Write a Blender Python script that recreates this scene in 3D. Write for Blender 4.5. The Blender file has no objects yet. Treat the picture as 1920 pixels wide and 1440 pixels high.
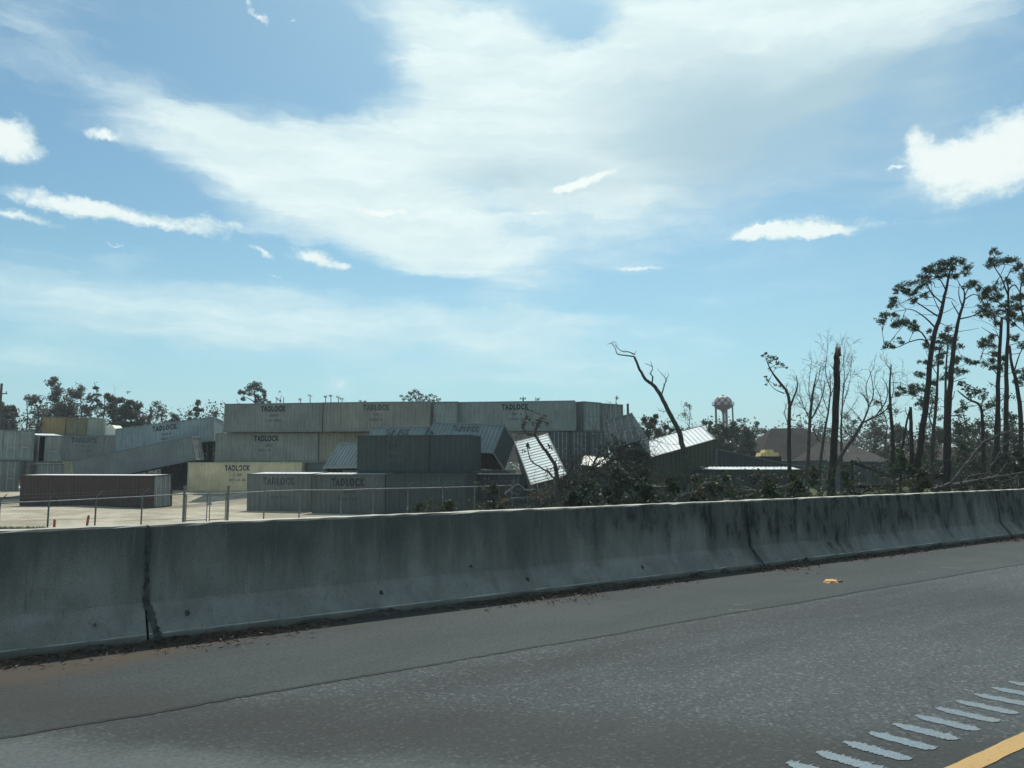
import bpy, bmesh, math, random
import numpy as np
from mathutils import Matrix, Vector, Euler

R = math.radians
random.seed(7)
rng = np.random.default_rng(11)
S = bpy.context.scene
COL = S.collection

# ---------------------------------------------------------------- camera
FPX, CX, CY = 1443.0, 960.0, 720.0          # focal length and centre of the photograph in its pixels
PITCH = math.atan((873.0 - CY) / FPX)
AZ = math.atan(2040.0 / math.hypot(FPX, 873.0 - CY))   # view azimuth, from the road direction (+X) towards the yard (+Y)
Z0 = 1.65
FW = np.array([math.cos(AZ), math.sin(AZ), 0.0])
RT = np.array([math.sin(AZ), -math.cos(AZ), 0.0])
UP = np.array([0.0, 0.0, 1.0])
CF = FW * math.cos(PITCH) + UP * math.sin(PITCH)
CU = -FW * math.sin(PITCH) + UP * math.cos(PITCH)
cam = bpy.data.cameras.new('camera')
cam.sensor_width = 36.0
cam.lens = 36.0 * FPX / 1920.0
cam.clip_start = 0.05
cam.clip_end = 6000
camo = bpy.data.objects.new('camera', cam)
camo.location = (0, 0, Z0)
camo.rotation_euler = (math.pi / 2 + PITCH, 0, AZ - math.pi / 2)
COL.objects.link(camo)
S.camera = camo


def at(px, py, d):
    """world point seen at a pixel of the photograph, at horizontal distance d along the view"""
    r = CF + RT * ((px - CX) / FPX) + CU * ((CY - py) / FPX)
    return np.array([0, 0, Z0]) + r * (d / (r @ FW))


def colz(px, d, z):
    """world point at height z, distance d, in pixel column px"""
    xc = (px - CX) / FPX * (d * math.cos(PITCH) + (z - Z0) * math.sin(PITCH))
    q = FW * d + RT * xc
    return np.array([q[0], q[1], z])


# ---------------------------------------------------------------- sun, sky, exposure
SUN_EL, SUN_AZ = R(55), AZ - R(5)           # azimuth counted from +X
sun = bpy.data.lights.new('sun', 'SUN')
sun.energy = 3.6
sun.angle = R(0.55)
sun.color = (1.0, 0.965, 0.89)
suno = bpy.data.objects.new('sun', sun)
sd = Vector((math.cos(SUN_EL) * math.cos(SUN_AZ), math.cos(SUN_EL) * math.sin(SUN_AZ), math.sin(SUN_EL)))
suno.rotation_euler = sd.to_track_quat('Z', 'Y').to_euler()
COL.objects.link(suno)

W = bpy.data.worlds.new('World')
S.world = W
W.use_nodes = True
S.view_settings.view_transform = 'Standard'
S.view_settings.look = 'None'
S.view_settings.exposure = 0.12
S.view_settings.gamma = 1.0
S.view_settings.use_curve_mapping = False
S.cycles.max_bounces = 6
S.cycles.transparent_max_bounces = 8


class NT:
    """small helper to write node trees"""
    def __init__(s, tree):
        s.t = tree
        s.n, s.l = tree.nodes, tree.links

    def node(s, kind, **kw):
        n = s.n.new(kind)
        for k, v in kw.items():
            setattr(n, k, v)
        return n

    def link(s, a, b):
        s.l.new(a, b)

    def put(s, sock, v):
        if isinstance(v, bpy.types.NodeSocket):
            s.l.new(v, sock)
        else:
            sock.default_value = v

    def math(s, op, a, b=0.0, c=None, clamp=False):
        n = s.node('ShaderNodeMath', operation=op, use_clamp=clamp)
        s.put(n.inputs[0], a)
        s.put(n.inputs[1], b)
        if c is not None:
            s.put(n.inputs[2], c)
        return n.outputs[0]

    def vmath(s, op, a, b=None, scale=None):
        n = s.node('ShaderNodeVectorMath', operation=op)
        s.put(n.inputs[0], a)
        if b is not None:
            s.put(n.inputs[1], b)
        if scale is not None:
            s.put(n.inputs['Scale'], scale)
        return n.outputs[0]

    def ramp(s, v, lo, hi, a=0.0, b=1.0, smooth=True):
        n = s.node('ShaderNodeMapRange', interpolation_type='SMOOTHSTEP' if smooth else 'LINEAR')
        s.put(n.inputs[0], v)
        n.inputs[1].default_value, n.inputs[2].default_value = lo, hi
        n.inputs[3].default_value, n.inputs[4].default_value = a, b
        return n.outputs[0]

    def noise(s, vec, scale, detail=4.0, rough=0.5, out='Fac', dist=0.0):
        n = s.node('ShaderNodeTexNoise')
        if vec is not None:
            s.put(n.inputs['Vector'], vec)
        n.inputs['Scale'].default_value = scale
        n.inputs['Detail'].default_value = detail
        n.inputs['Roughness'].default_value = rough
        n.inputs['Distortion'].default_value = dist
        return n.outputs[out]

    def mix(s, f, a, b, blend='MIX'):
        n = s.node('ShaderNodeMix', data_type='RGBA', blend_type=blend)
        s.put(n.inputs[0], f)
        s.put(n.inputs[6], a if isinstance(a, bpy.types.NodeSocket) else (*a[:3], 1))
        s.put(n.inputs[7], b if isinstance(b, bpy.types.NodeSocket) else (*b[:3], 1))
        return n.outputs[2]

    def mapping(s, vec, loc=(0, 0, 0), rot=(0, 0, 0), sc=(1, 1, 1), kind='POINT'):
        n = s.node('ShaderNodeMapping', vector_type=kind)
        s.put(n.inputs[0], vec)
        n.inputs[1].default_value = loc
        n.inputs[2].default_value = rot
        n.inputs[3].default_value = sc
        return n.outputs[0]


def build_sky():
    w = NT(W.node_tree)
    w.n.clear()
    out = w.node('ShaderNodeOutputWorld')
    bg = w.node('ShaderNodeBackground')
    bg.inputs['Strength'].default_value = 0.1
    w.link(bg.outputs[0], out.inputs[0])
    sky = w.node('ShaderNodeTexSky', sky_type='NISHITA', sun_disc=False)
    sky.sun_elevation = SUN_EL
    sky.sun_rotation = math.pi / 2 - SUN_AZ
    sky.air_density = 1.0
    sky.dust_density = 1.2
    sky.ozone_density = 1.5
    base = w.mix(1.0, sky.outputs[0], SKY_TINT, 'MULTIPLY')
    d = w.node('ShaderNodeTexCoord').outputs['Generated']
    dr = w.mapping(d, rot=(0, 0, math.pi / 2 - AZ))
    sep = w.node('ShaderNodeSeparateXYZ')
    w.link(dr, sep.inputs[0])
    hyp = w.math('SQRT', w.math('ADD', w.math('MULTIPLY', sep.outputs[0], sep.outputs[0]), w.math('MULTIPLY', sep.outputs[1], sep.outputs[1])))
    u = w.math('ARCTAN2', sep.outputs[0], sep.outputs[1])
    v = w.math('ARCTAN2', sep.outputs[2], hyp)
    comb = w.node('ShaderNodeCombineXYZ')
    w.link(u, comb.inputs[0])
    w.link(v, comb.inputs[1])
    uv = comb.outputs[0]

    def warp(vec, scale, amp, detail, rough=0.55, sy=1.0):
        nz = w.noise(w.mapping(vec, sc=(1, sy, 1)), scale, detail, rough, 'Color')
        return w.vmath('ADD', vec, w.vmath('SCALE', w.vmath('SUBTRACT', nz, (0.5, 0.5, 0.5)), scale=amp))

    def uv_of(px, py):
        r = CF + RT * ((px - CX) / FPX) + CU * ((CY - py) / FPX)
        return math.atan2(r @ RT, r @ FW), math.atan2(r[2], math.hypot(r @ RT, r @ FW))

    def blobs(vec, spec):
        tot = None
        for (px, py, a, b, rot, wt) in spec:
            u0, v0 = uv_of(px, py)
            cu = math.cos(u0)
            m = w.mapping(vec, loc=(u0, v0, 0), rot=(0, 0, -R(rot)), sc=(a / FPX * cu, b / FPX, 1), kind='TEXTURE')
            g = w.node('ShaderNodeTexGradient', gradient_type='SPHERICAL')
            w.link(m, g.inputs[0])
            f = w.math('MULTIPLY', g.outputs['Fac'], wt)
            tot = f if tot is None else w.math('ADD', tot, f)
        return tot

    # high thin cloud: broad sheets with streaked, ragged edges
    cirrus = [(1060, 250, 600, 270, -6, 1.5), (1200, 130, 560, 190, -8, 1.3), (540, 272, 420, 85, 3, 1.1), (790, 10, 250, 150, 38, 1.05),
              (1600, 30, 480, 130, -8, 1.2), (590, 375, 400, 125, 12, 1.2), (880, 475, 300, 100, 24, .85), (240, 570, 560, 95, 4, .85),
              (860, 625, 560, 100, 5, .9), (420, 640, 420, 60, 4, .35), (1750, 170, 500, 230, 10, .55), (1350, 330, 520, 220, 0, .25),
              (40, 40, 300, 150, 0, .42), (250, 170, 260, 34, 14, .30), (60, 670, 260, 50, 3, .6), (900, 715, 600, 50, 0, .38), (1500, 560, 700, 260, 0, .2),
              (570, 95, 300, 90, 10, -.8), (1090, 62, 140, 80, 15, -1.4), (200, 345, 300, 75, 8, -.6), (600, 490, 380, 40, 12, -.6), (1000, 560, 300, 24, 8, -.3)]
    wv = warp(uv, 5.0, 0.055, 6.0, 0.62, 2.2)
    wv = warp(wv, 20.0, 0.026, 5.0, 0.65, 3.0)
    cd = blobs(wv, cirrus)
    streak = w.noise(w.mapping(wv, rot=(0, 0, R(10)), sc=(1.0, 6.0, 1)), 6.0, 9.0, 0.62)
    puff = w.noise(uv, 9.0, 8.0, 0.6)
    cd = w.math('ADD', cd, w.math('MULTIPLY', w.math('SUBTRACT', streak, 0.5), 0.85))
    cd = w.math('ADD', cd, w.math('MULTIPLY', w.math('SUBTRACT', puff, 0.5), 0.55))
    cf = w.ramp(cd, 0.10, 1.12, 0.0, 0.95)
    # the same kind of sheet over the rest of the sky
    rest_n = w.noise(w.mapping(d, sc=(1, 1, 2.2)), 2.2, 8.0, 0.6, dist=0.4)
    rest = w.ramp(rest_n, 0.42, 0.72, 0.0, 0.85)
    side = w.ramp(w.math('ABSOLUTE', u), 0.62, 0.85)
    high = w.ramp(v, 0.60, 0.85)
    outm = w.math('MAXIMUM', side, high)
    cf = w.math('ADD', w.math('MULTIPLY', cf, w.math('SUBTRACT', 1.0, outm)), w.math('MULTIPLY', rest, outm))
    grey = blobs(wv, [(1420, 255, 520, 200, 6, .9), (1800, 150, 360, 130, 0, .8), (950, 340, 260, 70, 8, .5)])
    gf = w.ramp(grey, 0.05, 0.75)
    cc = w.mix(w.ramp(streak, 0.3, 0.75), CLOUD_A, CLOUD_B)
    cc = w.mix(w.math('MULTIPLY', gf, 0.85), cc, CLOUD_G)
    colour = w.mix(cf, base, cc)
    # low heaped clouds: crisp, bright, lumpy tops
    cumulus = [(1885, 275, 200, 84, -16, 1.25), (1745, 300, 100, 42, 12, .75), (1840, 335, 250, 70, 5, .45), (1718, 255, 34, 34, 0, 1.0), (1480, 427, 150, 26, 2, 1.2),
               (1420, 437, 75, 17, -10, 1.0), (1560, 437, 90, 14, 8, .9), (1650, 418, 90, 12, 0, .5),
               (10, 262, 90, 50, 0, 1.5), (110, 383, 170, 24, 5, 1.05), (280, 412, 210, 20, 7, 1.0), (20, 405, 130, 14, 3, .9), (410, 420, 130, 20, 6, .7),
               (590, 485, 75, 24, 10, 1.1), (492, 473, 42, 10, 25, .9), (645, 500, 30, 9, 5, .8), (1112, 335, 105, 13, -16, 1.2), (1060, 350, 60, 10, -5, .9), (720, 397, 110, 18, -6, 1.2),
               (1200, 505, 85, 8, 1, .95), (486, 32, 40, 9, 5, .9), (466, 8, 14, 18, 0, .8), (552, 40, 18, 6, 0, .6), (197, 254, 55, 15, 3, 1.1), (632, 722, 52, 36, 0, .75), (1020, 448, 120, 20, -8, .6),
               (1010, 400, 70, 9, 2, .8), (518, 522, 26, 7, 0, .6), (220, 459, 50, 4, 1, .6), (1040, 600, 140, 10, 2, -.2), (1155, 689, 34, 9, 0, .55), (1678, 315, 22, 4, 0, .7), (1225, 780, 60, 28, 0, .5), (1410, 719, 26, 8, 0, .4)]
    kv = warp(uv, 24.0, 0.026, 8.0, 0.66)
    kv = warp(kv, 85.0, 0.010, 5.0, 0.65)
    kd = blobs(kv, cumulus)
    lump = w.noise(w.mapping(uv, sc=(1, 1.4, 1)), 42.0, 9.0, 0.66)
    kd = w.math('ADD', kd, w.math('MULTIPLY', w.math('SUBTRACT', lump, 0.5), 1.15))
    kf = w.ramp(kd, 0.24, 0.88, 0.0, 0.92)
    kf = w.math('MULTIPLY', kf, w.math('SUBTRACT', 1.0, outm))
    kc = w.mix(w.ramp(w.math('ADD', w.math('MULTIPLY', kd, 0.6), w.math('MULTIPLY', w.noise(uv, 60.0, 6.0, 0.6), 0.7)), 0.45, 1.05), CLOUD_C, CLOUD_K)
    colour = w.mix(kf, colour, kc)
    # pale air towards the horizon
    hz = w.ramp(v, 0.0, 0.34, 0.62, 0.0)
    colour = w.mix(hz, colour, HORIZON)
    # below the horizon the world is ground coloured
    colour = w.mix(w.ramp(v, -0.02, -0.005, 1.0, 0.0), colour, (2.2, 2.3, 2.1))
    w.link(colour, bg.inputs[0])


SKY_TINT = (0.66, 0.96, 0.95)
CLOUD_A = (6.6, 8.1, 8.25)
CLOUD_B = (8.0, 9.2, 9.1)
CLOUD_C = (6.0, 7.6, 8.0)
CLOUD_G = (3.5, 5.2, 6.2)
CLOUD_K = (8.6, 9.3, 9.0)
HORIZON = (4.0, 6.75, 7.8)
build_sky()


# ---------------------------------------------------------------- object helpers
def tag(o, label=None, cat=None, group=None, kind=None):
    if label:
        o['label'] = label
    if cat:
        o['category'] = cat
    if group:
        o['group'] = group
    if kind:
        o['kind'] = kind
    return o


def thing(name, label, cat, loc=(0, 0, 0), group=None, mat=None):
    o = bpy.data.objects.new(name, None)
    COL.objects.link(o)
    o.empty_display_size = 0.3
    if mat is not None:
        o.matrix_world = mat
    else:
        o.location = Vector([float(c) for c in loc])
    return tag(o, label, cat, group)


class MB:
    """collects vertices and faces for one mesh object"""
    def __init__(s):
        s.v, s.f, s.n = [], [], 0

    def add(s, vs, fs):
        vs = np.asarray(vs, float).reshape(-1, 3)
        b = s.n
        s.v.append(vs)
        s.n += len(vs)
        s.f.extend([tuple(int(i) + b for i in q) for q in fs])
        return s

    def quad(s, a, b, c, d):
        return s.add([a, b, c, d], [(0, 1, 2, 3)])

    def box(s, lo, hi):
        x0, y0, z0 = lo
        x1, y1, z1 = hi
        return s.add([(x0, y0, z0), (x1, y0, z0), (x1, y1, z0), (x0, y1, z0), (x0, y0, z1), (x1, y0, z1), (x1, y1, z1), (x0, y1, z1)],
                     [(3, 2, 1, 0), (4, 5, 6, 7), (0, 1, 5, 4), (1, 2, 6, 5), (2, 3, 7, 6), (3, 0, 4, 7)])

    def tube(s, pts, rad, k=6, cap=True):
        pts = [np.asarray(p, float) for p in pts]
        n = len(pts)
        rad = [rad] * n if np.isscalar(rad) else rad
        vs = []
        ref = None
        for i in range(n):
            t = pts[min(i + 1, n - 1)] - pts[max(i - 1, 0)]
            t = t / (np.linalg.norm(t) + 1e-9)
            if ref is None:
                ref = np.array([1.0, 0, 0]) if abs(t[0]) < 0.8 else np.array([0, 1.0, 0])
            a = np.cross(t, ref)
            a /= np.linalg.norm(a) + 1e-9
            b = np.cross(t, a)
            ref = -np.cross(t, a) if False else b * 1.0
            ref = np.cross(a, t)
            for j in range(k):
                an = 2 * math.pi * j / k
                vs.append(pts[i] + (a * math.cos(an) + b * math.sin(an)) * rad[i])
        fs = []
        for i in range(n - 1):
            for j in range(k):
                fs.append((i * k + j, i * k + (j + 1) % k, (i + 1) * k + (j + 1) % k, (i + 1) * k + j))
        if cap:
            fs.append(tuple(range(k - 1, -1, -1)))
            fs.append(tuple((n - 1) * k + j for j in range(k)))
        return s.add(vs, fs)

    def cards(s, cen, size, aspect=0.6, tri=False, dirs=None):
        """many small leaf faces: cen (n,3), size (n,)"""
        n = len(cen)
        if n == 0:
            return s
        if dirs is None:
            a = rng.normal(size=(n, 3))
        else:
            a = dirs + rng.normal(size=(n, 3)) * 0.25
        a /= np.linalg.norm(a, axis=1, keepdims=True) + 1e-9
        b = np.cross(a, rng.normal(size=(n, 3)))
        b /= np.linalg.norm(b, axis=1, keepdims=True) + 1e-9
        sz = np.asarray(size).reshape(-1, 1)
        if tri:
            vs = np.stack([cen - b * sz * aspect * .5, cen + b * sz * aspect * .5, cen + a * sz], 1).reshape(-1, 3)
            k = 3
        else:
            vs = np.stack([cen - a * sz * .5, cen + b * sz * aspect * .5, cen + a * sz * .5, cen - b * sz * aspect * .5], 1).reshape(-1, 3)
            k = 4
        base = s.n
        s.v.append(vs)
        s.n += len(vs)
        idx = np.arange(base, base + n * k).reshape(n, k)
        s.f.extend(map(tuple, idx.tolist()))
        return s

    def build(s, name, mat, parent=None, smooth=False, origin=None):
        me = bpy.data.meshes.new(name)
        v = np.concatenate(s.v) if s.v else np.zeros((0, 3))
        if origin is not None:
            v = v - np.asarray(origin)
        me.from_pydata(v.tolist(), [], s.f)
        if smooth:
            me.polygons.foreach_set('use_smooth', [True] * len(me.polygons))
        me.update()
        if mat is not None:
            me.materials.append(mat)
        o = bpy.data.objects.new(name, me)
        COL.objects.link(o)
        if parent is not None:
            o.parent = parent
        elif origin is not None:
            o.location = Vector([float(c) for c in origin])
        return o


# ---------------------------------------------------------------- materials
def newmat(name):
    m = bpy.data.materials.new(name)
    m.use_nodes = True
    t = NT(m.node_tree)
    p = m.node_tree.nodes['Principled BSDF']
    return m, t, p


def setbump(t, p, h, strength, dist=0.02):
    b = t.node('ShaderNodeBump')
    b.inputs['Strength'].default_value = strength
    b.inputs['Distance'].default_value = dist
    t.put(b.inputs['Height'], h)
    t.link(b.outputs[0], p.inputs['Normal'])


def simple(name, col, rough=0.7, metal=0.0, var=0.25, scale=6.0, spec=0.5):
    m, t, p = newmat(name)
    o = t.node('ShaderNodeTexCoord').outputs['Object']
    n = t.noise(o, scale, 5)
    dark = tuple(c * (1 - var) for c in col)
    lite = tuple(min(1, c * (1 + var)) for c in col)
    t.link(t.mix(t.ramp(n, 0.3, 0.7), dark, lite), p.inputs['Base Color'])
    p.inputs['Roughness'].default_value = rough
    p.inputs['Metallic'].default_value = metal
    p.inputs['Specular IOR Level'].default_value = spec
    return m


_painted = {}


def painted(col, rust=0.35, rough=0.5, dirt=0.4):
    """faded paint on sheet steel: chalky blotches, run-down rust streaks, grime"""
    key = (tuple(round(c, 3) for c in col), rust, rough, dirt)
    if key in _painted:
        return _painted[key]
    m, t, p = newmat('painted_steel')
    o = t.node('ShaderNodeTexCoord').outputs['Object']
    info = t.node('ShaderNodeObjectInfo').outputs['Random']
    ov = t.vmath('ADD', o, t.vmath('SCALE', (37.0, 11.0, 5.0), scale=info))
    fade = t.noise(ov, 0.45, 6, 0.6)
    runs = t.noise(t.mapping(ov, sc=(3.0, 3.0, 0.35)), 1.6, 8, 0.65)
    c = t.mix(t.ramp(fade, 0.3, 0.72), tuple(x * 0.78 for x in col), tuple(min(1, x * 1.14) for x in col))
    c = t.mix(t.ramp(runs, 0.46, 0.72, 0, dirt), c, tuple(x * 0.45 for x in col))
    spots = t.noise(t.mapping(ov, sc=(2.0, 2.0, 0.8)), 3.2, 9, 0.7)
    c = t.mix(t.ramp(spots, 0.66 - 0.10 * rust, 0.78, 0, rust), c, (0.11, 0.055, 0.032))
    t.link(c, p.inputs['Base Color'])
    t.put(p.inputs['Roughness'], t.ramp(fade, 0.2, 0.8, rough - 0.08, rough + 0.2))
    p.inputs['Specular IOR Level'].default_value = 0.4
    setbump(t, p, t.noise(ov, 3.0, 4), 0.25, 0.02)
    _painted[key] = m
    return m


M = {}
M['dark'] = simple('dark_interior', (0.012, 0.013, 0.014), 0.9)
M['steel'] = simple('galvanised_steel', (0.30, 0.32, 0.33), 0.45, 0.6, 0.2, 9)
M['rod'] = simple('lock_rod_steel', (0.42, 0.44, 0.44), 0.45, 0.3, 0.25, 9)
M['ink'] = simple('stencil_paint', (0.018, 0.024, 0.028), 0.75, 0, 0.4, 4)
M['ink_faded'] = simple('stencil_paint_faded', (0.055, 0.065, 0.068), 0.8, 0, 0.4, 4)
M['ink_thin'] = simple('stencil_paint_thin', (0.085, 0.10, 0.10), 0.8, 0, 0.4, 4)
M['white'] = simple('white_sheet', (0.86, 0.82, 0.68), 0.6, 0, 0.06, 2)


def bark(name, a, b, scale=7.0):
    m, t, p = newmat(name)
    o = t.node('ShaderNodeTexCoord').outputs['Object']
    n = t.noise(t.mapping(o, sc=(3, 3, 0.6)), scale, 6, 0.65)
    t.link(t.mix(t.ramp(n, 0.32, 0.68), a, b), p.inputs['Base Color'])
    p.inputs['Roughness'].default_value = 0.95
    p.inputs['Specular IOR Level'].default_value = 0.15
    setbump(t, p, n, 0.8, 0.03)
    return m


M['bark_pine'] = bark('pine_bark', (0.022, 0.019, 0.017), (0.075, 0.060, 0.050))
M['bark_grey'] = bark('grey_bark', (0.045, 0.042, 0.037), (0.14, 0.13, 0.115))
M['bark_pale'] = bark('pale_twigs', (0.14, 0.135, 0.12), (0.28, 0.27, 0.24))
M['wood_torn'] = bark('torn_wood', (0.16, 0.085, 0.045), (0.34, 0.22, 0.13))


def leaf(name, a, b, c=None, cf=0.0, trans=0.25):
    m, t, p = newmat(name)
    g = t.node('ShaderNodeNewGeometry')
    n = t.noise(g.outputs['Position'], 1.1, 3)
    rnd = g.outputs['Random Per Island']
    col = t.mix(rnd, a, b)
    if c:
        col = t.mix(t.ramp(t.math('ADD', t.math('MULTIPLY', n, 0.6), t.math('MULTIPLY', rnd, 0.4)), 0.62 - cf * .5, 0.66 - cf * .5 + .04), col, c)
    t.link(col, p.inputs['Base Color'])
    p.inputs['Roughness'].default_value = 0.65
    p.inputs['Specular IOR Level'].default_value = 0.25
    tr = t.node('ShaderNodeBsdfTranslucent')
    t.link(col, tr.inputs[0])
    mx = t.node('ShaderNodeMixShader')
    mx.inputs[0].default_value = trans
    t.link(p.outputs[0], mx.inputs[1])
    t.link(tr.outputs[0], mx.inputs[2])
    t.link(mx.outputs[0], t.n['Material Output'].inputs[0])
    return m


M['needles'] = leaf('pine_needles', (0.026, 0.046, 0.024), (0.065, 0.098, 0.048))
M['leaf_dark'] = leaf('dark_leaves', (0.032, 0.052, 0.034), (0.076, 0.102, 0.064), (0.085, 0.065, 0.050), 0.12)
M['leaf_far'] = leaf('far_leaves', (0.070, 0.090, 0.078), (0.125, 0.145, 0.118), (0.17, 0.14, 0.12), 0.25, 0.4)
M['leaf_green'] = leaf('shrub_leaves', (0.032, 0.056, 0.026), (0.074, 0.110, 0.048), (0.070, 0.058, 0.036), 0.12)
M['leaf_brown'] = leaf('dead_leaves', (0.10, 0.070, 0.045), (0.20, 0.145, 0.095))
M['leaf_mixed'] = leaf('torn_foliage', (0.034, 0.054, 0.030), (0.080, 0.106, 0.056), (0.095, 0.075, 0.050), 0.25)

# ---------------------------------------------------------------- ground
GC = []          # control points of the ground height: (x, y, z)


def gpt(px, d, z):
    q = colz(px, d, z)
    GC.append((q[0], q[1], z))


for a_ in [(40, 66, -1.87), (286, 64, -1.90), (462, 56, -1.66), (584, 53.5, -1.67), (722, 52, -1.67), (874, 50, -1.67), (350, 75, -0.83), (565, 73, -0.83),
           (20, 71, -1.44), (800, 72, -0.83), (1000, 50, -1.70), (1077, 71, -0.83), (1263, 66, -1.6), (1503, 66, -1.4), (1400, 78, -1.3), (60, 86, -0.8), (250, 84, -0.7),
           (100, 40, -1.65), (400, 40, -1.65), (1250, 30, -1.2), (1600, 28, -1.0), (1900, 25, -0.9), (1600, 60, -0.75), (1900, 60, -0.75), (1700, 100, -0.75),
           (1300, 130, -0.9), (300, 130, -0.9), (900, 130, -0.9)]:
    gpt(*a_)
GCA = np.array(GC)


def hgt(x, y):
    x = np.asarray(x, float)
    y = np.asarray(y, float)
    d2 = (x[..., None] - GCA[:, 0]) ** 2 + (y[..., None] - GCA[:, 1]) ** 2 + 6.0
    w = d2 ** -1.7
    z = (w * GCA[:, 2]).sum(-1) / w.sum(-1)
    far = np.clip((np.hypot(x, y) - 140) / 100, 0, 1)
    z = z * (1 - far) - 0.9 * far
    # bank up to the road, and flat under it
    k = np.clip((y - 9.2) / 7.0, 0, 1)
    k = k * k * (3 - 2 * k)
    return z * k + (-0.18) * (1 - k)


def gh(p):
    return float(hgt(p[0], p[1]))


def axis_steps(lo, hi, fine_lo, fine_hi, step):
    fine = np.arange(fine_lo, fine_hi + 1e-6, step)
    g, s_, x = [], step, fine_hi
    while x < hi:
        s_ *= 1.35
        x = min(hi, x + s_)
        g.append(x)
    h, s_, x = [], step, fine_lo
    while x > lo:
        s_ *= 1.35
        x = max(lo, x - s_)
        h.append(x)
    return np.concatenate([h[::-1], fine, g])


def sheet(name, xs, ys, zoff, mat, mask=None, kind='structure', rough=0.0):
    X, Y = np.meshgrid(xs, ys, indexing='ij')
    Z = hgt(X, Y) + zoff
    if rough:
        Z = Z + rng.normal(size=Z.shape) * rough
    n, m = X.shape
    vs = np.stack([X, Y, Z], -1).reshape(-1, 3)
    fs = []
    for i in range(n - 1):
        for j in range(m - 1):
            if mask is None or mask(0.5 * (X[i, j] + X[i + 1, j]), 0.5 * (Y[i, j] + Y[i, j + 1])):
                fs.append((i * m + j, (i + 1) * m + j, (i + 1) * m + j + 1, i * m + j + 1))
    b = MB()
    b.add(vs, fs)
    o = b.build(name, mat, smooth=True)
    tag(o, kind=kind)
    return o


def ground_material():
    m, t, p = newmat('soil_and_grass')
    g = t.node('ShaderNodeNewGeometry').outputs['Position']
    n1 = t.noise(g, 0.09, 6, 0.6)
    n2 = t.noise(g, 1.4, 6, 0.65)
    c = t.mix(t.ramp(n1, 0.38, 0.62), (0.055, 0.085, 0.030), (0.090, 0.115, 0.045))
    c = t.mix(t.ramp(n2, 0.45, 0.70), c, (0.10, 0.082, 0.056))
    t.link(c, p.inputs['Base Color'])
    p.inputs['Roughness'].default_value = 1.0
    p.inputs['Specular IOR Level'].default_value = 0.1
    setbump(t, p, n2, 0.6, 0.1)
    return m


def yard_material():
    m, t, p = newmat('crushed_shell_yard')
    g = t.node('ShaderNodeNewGeometry').outputs['Position']
    n1 = t.noise(t.mapping(g, rot=(0, 0, -AZ), sc=(1.0, 0.5, 1)), 0.30, 7, 0.65)
    n2 = t.noise(g, 3.0, 6, 0.7)
    n3 = t.noise(t.mapping(g, rot=(0, 0, R(35.4)), sc=(0.10, 0.75, 1)), 0.9, 6, 0.62)
    c = t.mix(t.ramp(n1, 0.35, 0.66), (0.32, 0.28, 0.205), (0.52, 0.47, 0.36))
    c = t.mix(t.ramp(n2, 0.4, 0.75, 0, 0.4), c, (0.27, 0.24, 0.18))
    c = t.mix(t.ramp(n3, 0.53, 0.64, 0, 0.75), c, (0.17, 0.155, 0.125))
    t.link(c, p.inputs['Base Color'])
    p.inputs['Roughness'].default_value = 1.0
    p.inputs['Specular IOR Level'].default_value = 0.15
    setbump(t, p, n2, 0.5, 0.05)
    return m


xs = axis_steps(-1800, 2200, -40, 110, 2.5)
ys = axis_steps(-600, 2600, 8, 120, 2.5)
sheet('ground', xs, ys, 0.0, ground_material())


def yard_mask(x, y):
    q = np.array([x, y, 0])
    d = q @ FW
    if d < 31 or d > 92:
        return False
    px = CX + FPX * (q @ RT) / d
    lim = 1000 + 25 * math.sin(y * 0.7) + 18 * math.sin(x * 0.9 + 1)
    return -700 < px < lim and y > 24


sheet('yard_surface', np.arange(-60, 70, 1.0), np.arange(14, 110, 1.0), 0.09, yard_material(), yard_mask)


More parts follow.
